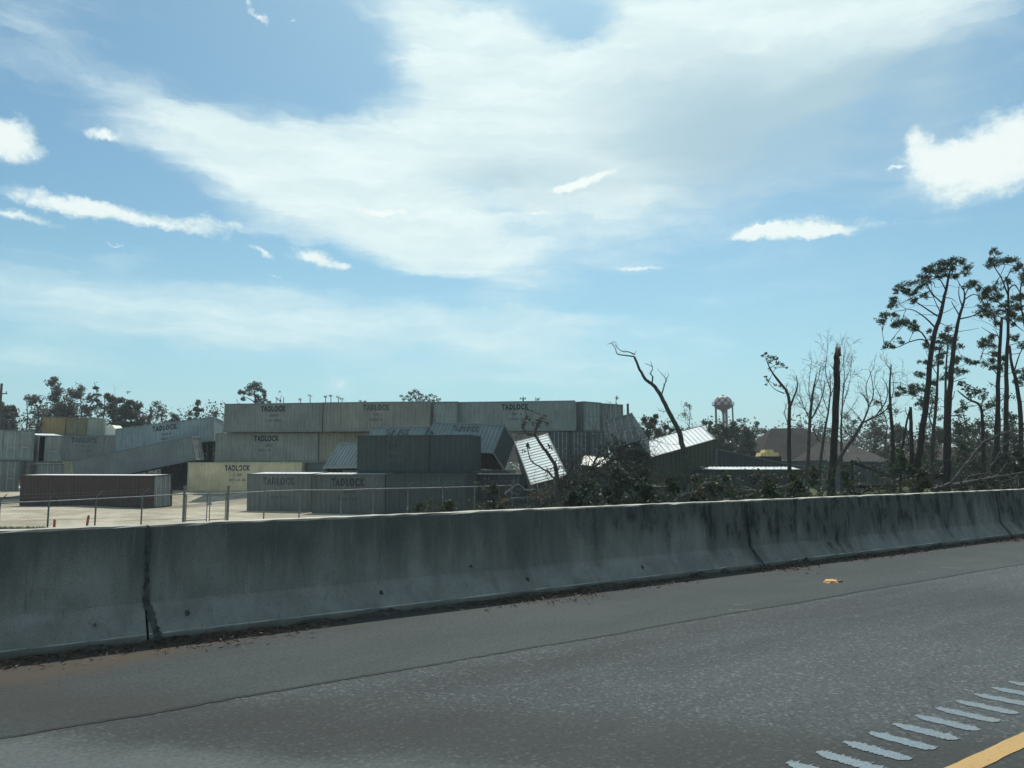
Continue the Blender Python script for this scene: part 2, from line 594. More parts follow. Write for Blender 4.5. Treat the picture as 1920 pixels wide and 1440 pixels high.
# ---------------------------------------------------------------- road
def asphalt():
    m, t, p = newmat('worn_asphalt')
    g = t.node('ShaderNodeNewGeometry').outputs['Position']
    fine = t.noise(g, 34.0, 4, 0.75)
    fine2 = t.noise(g, 95.0, 3, 0.7)
    vor = t.node('ShaderNodeTexVoronoi', feature='F1')
    t.link(g, vor.inputs['Vector'])
    vor.inputs['Scale'].default_value = 46.0
    stone = t.node('ShaderNodeSeparateColor')
    t.link(vor.outputs['Color'], stone.inputs[0])
    big = t.noise(t.mapping(g, rot=(0, 0, R(-50)), sc=(0.5, 1.1, 1)), 0.33, 5, 0.55)  # carries the diagonal shade bands across the road as asphalt tone
    mid = t.noise(t.mapping(g, sc=(0.4, 1.4, 1)), 1.3, 5, 0.6)
    lane = t.noise(t.mapping(g, sc=(0.04, 2.2, 1)), 1.0, 3, 0.5)
    c = t.mix(t.ramp(fine, 0.30, 0.70), (0.028, 0.033, 0.034), (0.068, 0.078, 0.078))
    c = t.mix(t.ramp(stone.outputs[0], 0.84, 0.97, 0, 0.55), c, (0.15, 0.155, 0.148))
    c = t.mix(t.ramp(stone.outputs[1], 0.80, 0.95, 0, 0.6), c, (0.026, 0.028, 0.030))
    k = t.math('ADD', t.math('MULTIPLY', t.ramp(big, 0.34, 0.66), 0.50), t.math('ADD', t.math('MULTIPLY', t.ramp(mid, 0.3, 0.7), 0.16), t.math('MULTIPLY', t.ramp(lane, 0.3, 0.7), 0.22)))
    k = t.math('ADD', k, 0.58)
    c = t.mix(1.0, c, t.vmath('SCALE', (1.0, 1.0, 1.0), scale=k), 'MULTIPLY')
    # dashboard reflection painted in as a dark band, with pale window glare beside it
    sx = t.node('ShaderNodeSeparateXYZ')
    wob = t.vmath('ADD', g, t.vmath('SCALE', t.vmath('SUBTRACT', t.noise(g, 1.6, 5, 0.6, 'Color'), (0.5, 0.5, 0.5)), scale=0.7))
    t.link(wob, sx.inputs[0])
    d1 = t.math('SUBTRACT', t.math('ADD', t.math('MULTIPLY', sx.outputs[0], 1.0), sx.outputs[1]), REFL_BAND)
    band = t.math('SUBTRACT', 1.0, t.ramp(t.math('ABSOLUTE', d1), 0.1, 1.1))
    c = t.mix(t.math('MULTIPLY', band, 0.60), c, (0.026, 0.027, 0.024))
    glare_patch = t.math('MULTIPLY', t.ramp(d1, -0.45, -1.15), 0.8)
    c = t.mix(glare_patch, c, t.mix(t.ramp(fine, 0.3, 0.7), (0.080, 0.090, 0.088), (0.125, 0.138, 0.134)))
    cr = t.node('ShaderNodeTexVoronoi', feature='DISTANCE_TO_EDGE')
    t.link(t.mapping(wob, sc=(0.22, 0.5, 1)), cr.inputs['Vector'])
    cr.inputs['Scale'].default_value = 1.0
    c = t.mix(t.math('MULTIPLY', t.ramp(cr.outputs['Distance'], 0.006, 0.0), t.ramp(big, 0.5, 0.6, 0, .6)), c, (0.02, 0.02, 0.02))
    t.link(c, p.inputs['Base Color'])
    p.inputs['Roughness'].default_value = 0.85
    p.inputs['Specular IOR Level'].default_value = 0.3
    setbump(t, p, t.math('ADD', fine, fine2), 0.55, 0.006)
    return m


REFL_BAND = 6.85  # where the painted dashboard reflection crosses the road


def gutter_material():
    m, t, p = newmat('smooth_shoulder_strip')
    g = t.node('ShaderNodeNewGeometry').outputs['Position']
    fine = t.noise(g, 40.0, 5, 0.78)
    big = t.noise(t.mapping(g, sc=(0.35, 1.2, 1)), 0.9, 6, 0.6)
    c = t.mix(t.ramp(fine, 0.3, 0.7), (0.034, 0.040, 0.040), (0.078, 0.088, 0.087))
    c = t.mix(t.ramp(big, 0.32, 0.68), c, t.mix(1.0, c, (0.78, 0.80, 0.80), 'MULTIPLY'))
    green = t.noise(g, 0.6, 4)
    c = t.mix(t.ramp(green, 0.50, 0.70, 0, 0.35), c, (0.070, 0.082, 0.074))
    sx = t.node('ShaderNodeSeparateXYZ')
    t.link(t.vmath('ADD', g, t.vmath('SCALE', t.noise(g, 2.5, 5, 0.65, 'Color'), scale=0.5)), sx.inputs[0])
    wide = t.math('ADD', t.ramp(sx.outputs[0], 0.6, 3.2, 0.60, 0.0), t.math('MULTIPLY', t.math('SUBTRACT', t.noise(g, 9.0, 6, 0.75), 0.5), 0.9))
    c = t.mix(t.ramp(t.math('ADD', sx.outputs[1], wide), 7.7, 8.25, 0, 0.75), c, (0.078, 0.060, 0.043))
    refl_shade = t.math('SUBTRACT', 1.0, t.ramp(t.math('ABSOLUTE', t.math('SUBTRACT', t.math('ADD', sx.outputs[0], sx.outputs[1]), REFL_BAND + .55)), 0.1, 1.1))  # the painted reflection carried on over the shoulder strip as a darker band
    c = t.mix(t.math('MULTIPLY', refl_shade, 0.5), c, (0.036, 0.034, 0.028))
    spk = t.noise(g, 26.0, 4, 0.8)
    c = t.mix(t.ramp(spk, 0.58, 0.72, 0, 0.6), c, (0.026, 0.027, 0.026))
    c = t.mix(t.ramp(spk, 0.40, 0.28, 0, 0.5), c, (0.13, 0.135, 0.13))
    t.link(c, p.inputs['Base Color'])
    p.inputs['Roughness'].default_value = 0.9
    p.inputs['Specular IOR Level'].default_value = 0.25
    setbump(t, p, fine, 0.35, 0.004)
    return m


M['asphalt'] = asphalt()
KY = 8.0                 # toe of the barrier
JY = 5.80                # seam between the lane asphalt and the smoother shoulder strip
b = MB()
b.quad((-90, -14, 0), (400, -14, 0), (400, JY, 0), (-90, JY, 0))
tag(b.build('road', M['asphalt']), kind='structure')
# ragged edge of the shoulder strip, a few millimetres proud of the asphalt
b = MB()
nx = 1400
X = np.concatenate([np.linspace(-60, -3, 60), np.linspace(-2.9, 60, nx), np.linspace(60.5, 400, 80)])
wob = np.cumsum(rng.normal(size=len(X))) * 0.004
wob = wob - np.convolve(wob, np.ones(121) / 121, 'same')
ye = JY - 0.02 + wob + rng.normal(size=len(X)) * 0.004
n = len(X)
vs = np.concatenate([np.stack([X, ye, np.full(n, 0.0)], 1), np.stack([X, ye + 0.012, np.full(n, 0.006)], 1), np.stack([X, np.full(n, KY + 0.35), np.full(n, 0.006)], 1)])
fs = []
for i in range(n - 1):
    fs += [(i, i + 1, n + i + 1, n + i), (n + i, n + i + 1, 2 * n + i + 1, 2 * n + i)]
b.add(vs, fs)
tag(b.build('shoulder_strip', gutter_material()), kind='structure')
# the dark open seam along that edge
b = MB()
w_ = 0.010 + 0.012 * np.abs(np.sin(X * 0.9) * np.sin(X * 0.37 + 1)) + np.abs(rng.normal(size=n)) * 0.004
vs = np.concatenate([np.stack([X, ye - w_, np.full(n, 0.004)], 1), np.stack([X, ye - 0.001, np.full(n, 0.004)], 1)])
b.add(vs, [(i, i + 1, n + i + 1, n + i) for i in range(n - 1)])
tag(b.build('seam_tar', simple('seam_tar', (0.020, 0.020, 0.020), 0.9)), kind='structure')


# yellow edge line and the milled rumble strip beside it
def paint(name, col, wear):
    m, t, p = newmat(name)
    g = t.node('ShaderNodeNewGeometry').outputs['Position']
    n_ = t.noise(g, 40.0, 5, 0.75)
    big = t.noise(g, 2.5, 4)
    c = t.mix(t.ramp(n_, 0.62 - wear, 0.72), col, tuple(x * 0.45 for x in col))
    c = t.mix(t.ramp(big, 0.35, 0.7, 0, 0.4), c, tuple(x * 0.72 for x in col))
    t.link(c, p.inputs['Base Color'])
    p.inputs['Roughness'].default_value = 0.7
    setbump(t, p, n_, 0.4, 0.004)
    return m


b = MB()
X2 = np.linspace(-30, 120, 1500)
k = len(X2)
e0 = 2.105 + rng.normal(size=k) * 0.002
e1 = 2.222 + rng.normal(size=k) * 0.002
b.add(np.concatenate([np.stack([X2, e0, np.full(k, .004)], 1), np.stack([X2, e1, np.full(k, .004)], 1)]), [(i, i + 1, k + i + 1, k + i) for i in range(k - 1)])
line = b.build('edge_line', paint('yellow_road_paint', (0.44, 0.265, 0.075), 0.08))
tag(line, kind='structure')

m, t, p = newmat('wet_pale_groove')
g = t.node('ShaderNodeNewGeometry').outputs['Position']
n_ = t.noise(g, 55.0, 4, 0.7)
t.link(t.mix(t.ramp(n_, 0.35, 0.72), (0.215, 0.24, 0.245), (0.13, 0.148, 0.152)), p.inputs['Base Color'])  # pale base colour carries the sky reflected in the wet grooves
p.inputs['Roughness'].default_value = 0.22
p.inputs['Specular IOR Level'].default_value = 0.6
M['groove'] = m
rumble = thing('rumble_strip', 'pale wet milled rumble grooves in a row beside the yellow edge line', 'rumble strip', (4, 2.58, 0))
for i in range(-3, 60):
    x0 = 3.865 + i * 0.2785
    b = MB()
    q = 90
    yy = np.linspace(2.395, 2.775, q)
    taper = np.clip(np.minimum((yy - 2.39) / 0.05, (2.785 - yy) / 0.10), 0.15, 1) ** 0.6
    skew = (2.775 - yy) * 0.10
    lo_ = x0 - 0.062 * taper + rng.normal(size=q) * 0.006 + skew
    hi_ = x0 + 0.042 * taper + np.abs(rng.normal(size=q)) * 0.020 * (rng.uniform(0, 1, q) < .7) + np.sin(yy * 60 + i) * .006 + skew
    vs = np.concatenate([np.stack([lo_, yy, np.full(q, .004)], 1), np.stack([hi_, yy, np.full(q, .004)], 1)]) - np.array([4, 2.58, 0])
    b.add(vs, [(j, q + j, q + j + 1, j + 1) for j in range(q - 1)])
    b.build('groove', M['groove'], rumble)

# ---------------------------------------------------------------- concrete barrier
def concrete():
    m, t, p = newmat('stained_concrete')
    g = t.node('ShaderNodeNewGeometry').outputs['Position']
    s_ = t.node('ShaderNodeSeparateXYZ')
    t.link(g, s_.inputs[0])
    z = s_.outputs[2]
    base_n = t.noise(g, 2.2, 7, 0.65)
    fine = t.noise(g, 45.0, 4, 0.7)
    c = t.mix(t.ramp(base_n, 0.3, 0.7), (0.185, 0.178, 0.154), (0.290, 0.280, 0.242))
    # mildew: hangs from the top in uneven tongues, thicker farther along the wall
    runs = t.noise(t.mapping(g, sc=(1.0, 1.0, 0.16)), 2.6, 7, 0.62)
    blot = t.noise(g, 0.55, 5, 0.6)
    lim = t.math('ADD', t.math('MULTIPLY', t.math('SUBTRACT', runs, 0.5), 2.0), t.math('MULTIPLY', t.math('SUBTRACT', blot, 0.5), 2.2))
    reach = t.math('ADD', t.math('SUBTRACT', z, 0.56), lim)
    along = t.ramp(s_.outputs[0], 6.0, 9.5, -0.04, 0.26)
    mould = t.ramp(t.math('ADD', reach, along), -0.34, 0.50, 0.0, 0.70)
    c = t.mix(mould, c, (0.066, 0.066, 0.058))
    black = t.noise(t.mapping(g, sc=(1.0, 1.0, 0.35)), 6.0, 8, 0.72)
    bl = t.math('MULTIPLY', t.ramp(t.math('ADD', reach, along), 0.0, 0.4), t.ramp(black, 0.46, 0.62, 0.0, 0.9))
    bl = t.math('MULTIPLY', bl, t.ramp(s_.outputs[0], 5.0, 9.0, 0.10, 1.0))
    c = t.mix(bl, c, (0.030, 0.031, 0.028))
    pits = t.node('ShaderNodeTexVoronoi', feature='F1')
    t.link(g, pits.inputs['Vector'])
    pits.inputs['Scale'].default_value = 16.0
    c = t.mix(t.ramp(pits.outputs['Distance'], 0.12, 0.05, 0, 0.6), c, (0.05, 0.05, 0.045))
    grit = t.noise(g, 110.0, 3, 0.8)
    c = t.mix(t.ramp(grit, 0.35, 0.65), t.mix(1.0, c, (0.80, 0.80, 0.80), 'MULTIPLY'), t.mix(1.0, c, (1.16, 1.16, 1.16), 'MULTIPLY'))
    drip = t.noise(t.mapping(g, sc=(1.0, 1.0, 0.05)), 14.0, 5, 0.7)
    c = t.mix(t.ramp(drip, 0.58, 0.70, 0, 0.38), c, (0.05, 0.05, 0.045))
    c = t.mix(t.ramp(drip, 0.42, 0.30, 0, 0.30), c, (0.30, 0.29, 0.26))
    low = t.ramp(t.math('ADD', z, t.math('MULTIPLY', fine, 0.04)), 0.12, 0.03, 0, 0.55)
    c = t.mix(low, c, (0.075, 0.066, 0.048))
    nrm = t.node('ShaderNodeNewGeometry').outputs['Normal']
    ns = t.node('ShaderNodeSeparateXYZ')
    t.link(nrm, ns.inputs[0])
    c = t.mix(t.ramp(ns.outputs[2], 0.75, 0.95), c, t.mix(t.ramp(base_n, 0.35, 0.65), (0.36, 0.36, 0.31), (0.54, 0.53, 0.46)))  # upward faces painted paler for the sunlit top edge
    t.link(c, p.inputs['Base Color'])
    p.inputs['Roughness'].default_value = 0.92
    p.inputs['Specular IOR Level'].default_value = 0.2
    setbump(t, p, t.math('ADD', base_n, t.math('MULTIPLY', fine, 0.35)), 0.45, 0.02)
    return m


M['concrete'] = concrete()
HB = 1.075
PROF = [(0.0, 0.0), (0.0, 0.075), (0.015, 0.085), (0.165, 0.315), (0.178, 0.345), (0.232, HB - .02), (0.25, HB), (0.43, HB), (0.45, HB - .02), (0.50, 0.345), (0.66, 0.08), (0.66, -0.3), (0.0, -0.3)]
bar = thing('concrete_barrier', 'long stained grey concrete safety barrier along the road shoulder', 'barrier', (1.6, KY, 0))
joints = [-16.6, -7.5, 1.52, 10.62, 19.75, 28.9, 38.0, 47.2, 56.3, 65.5, 74.6, 83.7, 100.0, 130.0]
for i in range(len(joints) - 1):
    x0, x1 = joints[i] + 0.011, joints[i + 1] - 0.011
    q = max(3, int((x1 - x0) / 0.15)) if i < 6 else 4
    b = MB()
    npf = len(PROF)
    vs = []
    for a_ in range(q):
        x = x0 + (x1 - x0) * a_ / (q - 1)
        for (yy, zz) in PROF:
            jx = rng.normal() * 0.0025
            chip = 0.0
            if a_ in (0, q - 1):
                chip = 0.012
            vs.append((x - 1.6 + (0), yy + jx + (chip if yy < .3 and zz > 0 else 0), zz + (rng.normal() * 0.003 if zz > .9 else 0) - (chip * .4 if zz > .9 else 0)))
    fs = []
    for a_ in range(q - 1):
        for j in range(npf):
            j2 = (j + 1) % npf
            fs.append((a_ * npf + j, (a_ + 1) * npf + j, (a_ + 1) * npf + j2, a_ * npf + j2))
    fs.append(tuple(range(npf)))
    fs.append(tuple((q - 1) * npf + j for j in range(npf - 1, -1, -1)))
    b.add(vs, fs)
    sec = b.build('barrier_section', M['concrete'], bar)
# dark gaskets squeezed out of the joints, with ragged tar run-outs on the lower slope
M['gasket'] = simple('joint_tar', (0.060, 0.060, 0.055), 0.9, 0, .5, 14)
for jx, wide in ((1.52, 0.040), (10.62, 0.024), (19.75, 0.025), (28.9, .02)):
    b = MB()
    rows = []
    N = 46
    for i in range(N):
        tt = i / (N - 1)
        zz = HB - 0.015 - (HB - 0.05) * tt
        for s_ in range(len(PROF) - 1):
            (ya, za), (yb, zb) = PROF[s_], PROF[s_ + 1]
            if za <= zz <= zb and s_ < 6:
                yy = ya + (yb - ya) * (zz - za) / (zb - za + 1e-9)
        wl = wide * (0.45 + 0.5 * random.random()) * (0.75 + 1.0 * max(0, tt - 0.45))
        wr = wide * (0.35 + 0.6 * random.random()) * (0.75 + 1.6 * max(0, tt - 0.5))
        dx = max(0, tt - 0.68) * 0.26
        rows.append((jx - wl + dx, jx + wr + dx, yy - 0.005, zz))
    vs = [(r[0] - 1.6, r[2], r[3]) for r in rows] + [(r[1] - 1.6, r[2], r[3]) for r in rows]
    b.add(vs, [(i, i + 1, N + i + 1, N + i) for i in range(N - 1)])
    b.build('joint_filler', M['gasket'], bar)
# small lifting holes low on the face
for hx, hz, ring in ((1.08, .20, True), (1.88, .22, False), (3.95, .22, False), (6.0, .2, False), (8.05, .2, False), (5.2, .42, False)):
    for (r_, mt, off) in ((0.030, M['concrete'] if ring else M['gasket'], 0.006), (0.017, M['gasket'], 0.010)):
        b = MB()
        yb = 0.015 + 0.15 * (hz - 0.085) / 0.23 if hz < .315 else .19
        c0 = np.array([hx - 1.6, yb, hz])
        nn = np.array([0, -0.83, 0.55])
        t1 = np.array([1, 0, 0])
        t2 = np.cross(nn, t1)
        ring_ = [c0 + nn * off + (t1 * math.cos(a) * .8 + t2 * math.sin(a)) * r_ * (1 + .1 * math.sin(3 * a + hx)) for a in np.linspace(0, 2 * math.pi, 14)[:-1]]
        b.add(ring_, [tuple(range(13))])
        b.build('lifting_hole', mt, bar)

# pine straw and dirt along the toe
b = MB()
n = 16000
sx = rng.uniform(-3, 34, n)
clump = 0.5 + 0.5 * np.sin(sx * 1.7 + 1) * np.sin(sx * 0.63 + 2) + 0.8 * np.exp(-((sx % 4.3) - 2) ** 2 * 4)
keep = rng.uniform(0, 1.2, n) < clump
sx = sx[keep]
sy = KY - np.abs(rng.normal(size=len(sx))) * (0.10 + 0.16 * clump[keep])
cen = np.stack([sx, sy, 0.012 + np.abs(rng.normal(size=len(sx))) * 0.012 * clump[keep]], 1)
dd = rng.normal(size=(len(sx), 3)) * np.array([1, .7, .15])
b.cards(cen, rng.uniform(.03, .10, len(sx)), 0.16, dirs=dd)
tag(b.build('pine_straw_litter', leaf('pine_straw', (0.11, 0.060, 0.035), (0.20, 0.13, 0.075), (0.05, 0.04, 0.03), .2, .1)), kind='stuff')
b = MB()
for i in range(70):
    x = rng.uniform(-2, 32)
    L_ = rng.uniform(.15, .8)
    hmx = rng.uniform(.015, .06)
    q = 9
    for j in range(q - 1):
        pass
    vs = []
    for j in range(q):
        tt = j / (q - 1)
        xx = x + L_ * (tt - .5)
        w_ = 0.14 * math.sin(math.pi * tt) + .005
        vs += [(xx, KY - w_ * (1 + .3 * rng.normal()), .007), (xx, KY - w_ * .4, .007 + hmx * math.sin(math.pi * tt) * (1 + .3 * rng.normal())), (xx, KY + .01, .007 + hmx * math.sin(math.pi * tt))]
    b.add(vs, [(j * 3 + a, j * 3 + 3 + a, j * 3 + 4 + a, j * 3 + 1 + a) for j in range(q - 1) for a in (0, 1)])
tag(b.build('dirt_heaps', simple('dark_dirt', (0.055, 0.045, 0.034), 1.0, 0, .5, 20)), kind='stuff')

# flattened orange scrap on the shoulder and a few scraped paint marks
c0 = np.array([10.15, 6.47, 0.006])
sc = thing('orange_disc', 'small flat orange scrap lying on the shoulder near the barrier', 'debris', c0)
b = MB()
ring0, ring1 = [], []
for a in np.linspace(0, 2 * math.pi, 17)[:-1]:
    rr = 0.11 * (1 + .12 * math.sin(2 * a + 1) + .05 * rng.normal())
    ring0.append((rr * math.cos(a), rr * math.sin(a), 0))
    ring1.append((rr * .82 * math.cos(a), rr * .82 * math.sin(a), .022 + .006 * rng.normal()))
b.add(ring0 + ring1, [(i, (i + 1) % 16, 16 + (i + 1) % 16, 16 + i) for i in range(16)] + [tuple(range(16, 32))])
b.build('plate', simple('orange_plastic', (0.62, 0.30, 0.10), .7, 0, .3, 30), sc)
b = MB()
b.box((.07, -.09, 0), (.16, -.03, .02))
b.build('torn_edge', simple('brown_grime', (0.12, 0.08, 0.05), .9), sc)
M['scuff'] = simple('scuffed_paint', (0.22, 0.23, 0.22), .8, 0, .5, 40)
for i, (xa, ya, xb, yb) in enumerate([(13.03, 6.36, 13.21, 6.09), (7.23, 5.91, 7.46, 5.755), (7.64, 6.02, 7.58, 6.10), (12.2, 6.3, 12.3, 6.2), (12.6, 4.2, 12.7, 4.0)]):
    b = MB()
    q = 8
    d_ = np.array([xb - xa, yb - ya]) / math.hypot(xb - xa, yb - ya)
    n2 = np.array([-d_[1], d_[0]])
    vs = []
    for s_ in (-1, 1):
        for j in range(q):
            pt = np.array([xa, ya]) + d_ * math.hypot(xb - xa, yb - ya) * j / (q - 1) + n2 * s_ * .012 * rng.uniform(.3, 1)
            vs.append((pt[0], pt[1], .010))
    b.add(vs, [(j, j + 1, q + j + 1, q + j) for j in range(q - 1)])
    tag(b.build('paint_scuff', M['scuff']), kind='structure')


# ---------------------------------------------------------------- shipping containers
PER = 0.36


def profile(lo, hi, per=PER):
    """breakpoints (x, depth 0..1) of a trapezoid corrugation between lo and hi"""
    n = max(1, round((hi - lo) / per))
    p_ = (hi - lo) / n
    out = []
    for i in range(n):
        x = lo + i * p_
        out += [(x, 0), (x + .33 * p_, 0), (x + .50 * p_, 1), (x + .83 * p_, 1)]
    out.append((hi, 0))
    return out


def prof_at(pr, x):
    for (a, da), (b_, db) in zip(pr[:-1], pr[1:]):
        if a <= x <= b_ + 1e-9:
            return da + (db - da) * (x - a) / (b_ - a + 1e-9)
    return 0


_font = bpy.data.curves.new('lettering', 'FONT')


def text_mesh(body, width, height, heavy=0.02, spacing=1.12):
    c = _font
    c.body = body
    c.size = 1.0
    c.offset = heavy
    c.space_character = spacing
    c.resolution_u = 3
    o = bpy.data.objects.new('lettering', c)
    COL.objects.link(o)
    dg = bpy.context.evaluated_depsgraph_get()
    dg.update()
    me = bpy.data.meshes.new_from_object(o.evaluated_get(dg))
    bpy.data.objects.remove(o)
    vs = np.array([v.co[:] for v in me.vertices])
    fs = [tuple(p.vertices) for p in me.polygons]
    bpy.data.meshes.remove(me)
    lo, hi = vs.min(0), vs.max(0)
    vs[:, 0] = (vs[:, 0] - (lo[0] + hi[0]) / 2) / (hi[0] - lo[0]) * width
    vs[:, 1] = (vs[:, 1] - lo[1]) / (hi[1] - lo[1]) * height
    return vs, fs


NAME_TEXT = text_mesh('TADLOCK', 2.55, 0.56, 0.058, 1.24)


def small_print(width, height, seed):
    """rows of small stencilled blocks: printing too small to read"""
    r_ = random.Random(seed)
    vs, fs = [], []
    x = -width / 2
    while x < width / 2:
        cw = height * r_.uniform(.45, .75)
        if r_.random() < .86:
            g = height * .14
            parts = [(x, 0, x + g * 1.4, height), (x + cw - g * 1.4, 0, x + cw, height)]
            for k_ in range(r_.randint(1, 3)):
                yk = r_.choice([0, .42, .84]) * height
                parts.append((x, yk, x + cw, yk + g))
            if r_.random() < .3:
                parts = parts[:1] + parts[2:]
            for (x0, y0, x1, y1) in parts:
                b_ = len(vs)
                vs += [(x0, y0, 0), (x1, y0, 0), (x1, y1, 0), (x0, y1, 0)]
                fs.append((b_, b_ + 1, b_ + 2, b_ + 3))
        x += cw + height * .22
    return np.array(vs), fs


def lay_on_panel(parts, pr, y_out, depth, skip=0.0, seed=0):
    """parts: (verts, faces, x offset, z offset); cuts flat print along the corrugation and lays it on the steel"""
    bm = bmesh.new()
    for vs, fs, ox, oz in parts:
        bv = [bm.verts.new((v[0] + ox, 0, v[1] + oz)) for v in vs]
        for f_ in fs:
            try:
                bm.faces.new([bv[i] for i in f_])
            except ValueError:
                pass
    xsv = [v.co.x for v in bm.verts]
    lo, hi = min(xsv), max(xsv)
    for x, _ in pr:
        if lo < x < hi:
            bmesh.ops.bisect_plane(bm, geom=bm.verts[:] + bm.edges[:] + bm.faces[:], plane_co=(x, 0, 0), plane_no=(1, 0, 0))
    if skip:
        rr = random.Random(seed)
        kill = {}
        dead = []
        for f_ in bm.faces:
            c = f_.calc_center_median()
            key = (round(c.x * 6), round(c.z * 5))
            if key not in kill:
                kill[key] = rr.random() < skip
            if kill[key]:
                dead.append(f_)
        bmesh.ops.delete(bm, geom=dead, context='FACES')
    for v in bm.verts:
        v.co.y = y_out + depth * prof_at(pr, v.co.x) - 0.006
    return bm


def bm_obj(name, bm, mat, parent):
    me = bpy.data.meshes.new(name)
    bm.to_mesh(me)
    bm.free()
    me.materials.append(mat)
    o = bpy.data.objects.new(name, me)
    COL.objects.link(o)
    o.parent = parent
    return o


def container(label, mat4, L, Wd, H, col, roof=None, frame=None, text=None, rust=.45, doors='R', open_door=False, end=None, door=None, group='shipping containers in the yard', cat='shipping container', dirt=.55, print_at=0.0, amp=0.045, rough=.5, small=True, split=.5):
    root = thing('shipping_container', label, cat, mat=mat4, group=group)
    mat = painted(col, rust, rough, dirt)
    fm = painted(frame or tuple(c * .82 for c in col), min(.8, rust + .15), rough, dirt)
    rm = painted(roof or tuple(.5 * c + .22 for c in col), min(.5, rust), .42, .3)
    em = painted(end or col, rust, rough, dirt)
    dm = painted(door or end or col, rust + .1, rough, dirt)
    x0, x1, y0, y1 = -L / 2, L / 2, -Wd / 2, Wd / 2
    P, RB, RTp = 0.13, 0.17, 0.11
    # frame: four posts, rails, corner castings
    b = MB()
    for sx in (x0, x1 - P):
        for sy in (y0, y1 - P):
            b.box((sx, sy, 0.118), (sx + P, sy + P, H - 0.118))
    for sx in (x0 - .006, x1 - .172):
        for sy in (y0 - .006, y1 - .172):
            b.box((sx, sy, 0), (sx + .178, sy + .178, .118))
            b.box((sx, sy, H - .118), (sx + .178, sy + .178, H))
    for sy in (y0 + .004, y1 - .064):
        b.box((x0 + .172, sy, .01), (x1 - .172, sy + .06, RB))
        b.box((x0 + .172, sy, H - RTp), (x1 - .172, sy + .06, H - .006))
    for sx in (x0 + .004, x1 - .094):
        b.box((sx, y0 + .172, .01), (sx + .09, y1 - .172, RB))
        b.box((sx, y0 + .172, H - RTp), (sx + .09, y1 - .172, H - .006))
    b.build('frame', fm, root)
    # corrugated sides
    a_, c_ = x0 + P - .004, x1 - P + .004
    pr = profile(a_, c_)
    for sgn in (-1, 1):
        yo = sgn * (Wd / 2 - .018)
        vs = [(x, yo - sgn * amp * dp, RB - .01) for x, dp in pr] + [(x, yo - sgn * amp * dp, H - RTp + .01) for x, dp in pr]
        n = len(pr)
        b = MB()
        b.add(vs, [((i, i + 1, n + i + 1, n + i) if sgn < 0 else (i, n + i, n + i + 1, i + 1)) for i in range(n - 1)])
        b.build('side_panel', mat, root)
    # corrugated roof
    pr2 = profile(x0 + .09, x1 - .09)
    n = len(pr2)
    zr = H - .014
    vs = [(x, y0 + .06, zr - .032 * dp) for x, dp in pr2] + [(x, y1 - .06, zr - .032 * dp) for x, dp in pr2]
    b = MB()
    b.add(vs, [(i, i + 1, n + i + 1, n + i) for i in range(n - 1)])
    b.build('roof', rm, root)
    # underside: deck and cross members
    b = MB()
    b.box((x0 + .1, y0 + .07, RB - .03), (x1 - .1, y1 - .07, RB))
    for i in range(int(L / .6)):
        xx = x0 + .4 + i * .6
        if xx < x1 - .3:
            b.box((xx, y0 + .066, .03), (xx + .05, y1 - .066, RB - .031))
    b.build('floor_deck', M['dark'], root)
    # blind end
    be, de = (x0, x1) if doors == 'R' else (x1, x0)
    sg = -1 if doors == 'R' else 1
    pr3 = profile(y0 + P - .004, y1 - P + .004, .25)
    n = len(pr3)
    xo = be - sg * .018
    vs = [(xo - sg * .04 * dp, y, RB - .01) for y, dp in pr3] + [(xo - sg * .04 * dp, y, H - RTp + .01) for y, dp in pr3]
    b = MB()
    b.add(vs, [(i, i + 1, n + i + 1, n + i) for i in range(n - 1)])
    b.build('end_panel', em, root)
    # doors with lock rods
    sg = -sg
    hw = Wd / 2 - P
    ys_ = -hw + 2 * hw * split
    for k_, (ya, yb) in enumerate(((-hw + .006, ys_ - .008), (ys_ + .008, hw - .006))):
        xo = de - sg * .05
        b = MB()
        z0_, z1_ = RB + .01, H - RTp - .01
        if open_door and k_ == 0:
            # swung wide open round the outer post: a black hole is left
            b.box((min(de + sg * .02, de + sg * (yb - ya)), ya - .05, z0_), (max(de + sg * .02, de + sg * (yb - ya)), ya, z1_))
            b.build('door', dm, root)
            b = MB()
            b.quad((xo - sg * 1.2, ya, z0_), (xo - sg * 1.2, yb, z0_), (xo - sg * 1.2, yb, z1_), (xo - sg * 1.2, ya, z1_))  # near-black sheet added for the dark of the unlit interior
            b.build('interior_shade', M['dark'], root)
            continue
        zs = [z0_, z0_ + (z1_ - z0_) * .22, z0_ + (z1_ - z0_) * .27, z0_ + (z1_ - z0_) * .48, z0_ + (z1_ - z0_) * .53, z0_ + (z1_ - z0_) * .74, z0_ + (z1_ - z0_) * .79, z1_]
        off = [0, 0, .025, .025, 0, 0, .025, .025]
        lst = []
        for zz, of in zip(zs, off):
            lst += [(xo - sg * of, ya, zz), (xo - sg * of, yb, zz)]
        b.add(lst, [(2 * i, 2 * i + 1, 2 * i + 3, 2 * i + 2) for i in range(7)])
        dl = b.build('door', dm, root)
        for fr in (.25, .75):
            b = MB()
            yy = ya + (yb - ya) * fr
            b.tube([(de + sg * .012, yy, RB - .03), (de + sg * .012, yy, H - RTp + .03)], .024, 6)
            for zz in (RB + .12, H * .36, H * .66, H - RTp - .1):
                b.box((de - .02, yy - .05, zz), (de + .02, yy + .05, zz + .06))
            b.build('lock_rod', M['rod'], dl)
        b = MB()
        yy = ya + (yb - ya) * .25
        b.box((min(de, de + sg * .05), yy, H * .42), (max(de, de + sg * .05), yy + (yb - ya) * .5, H * .42 + .05))
        b.build('handle', M['rod'], dl)
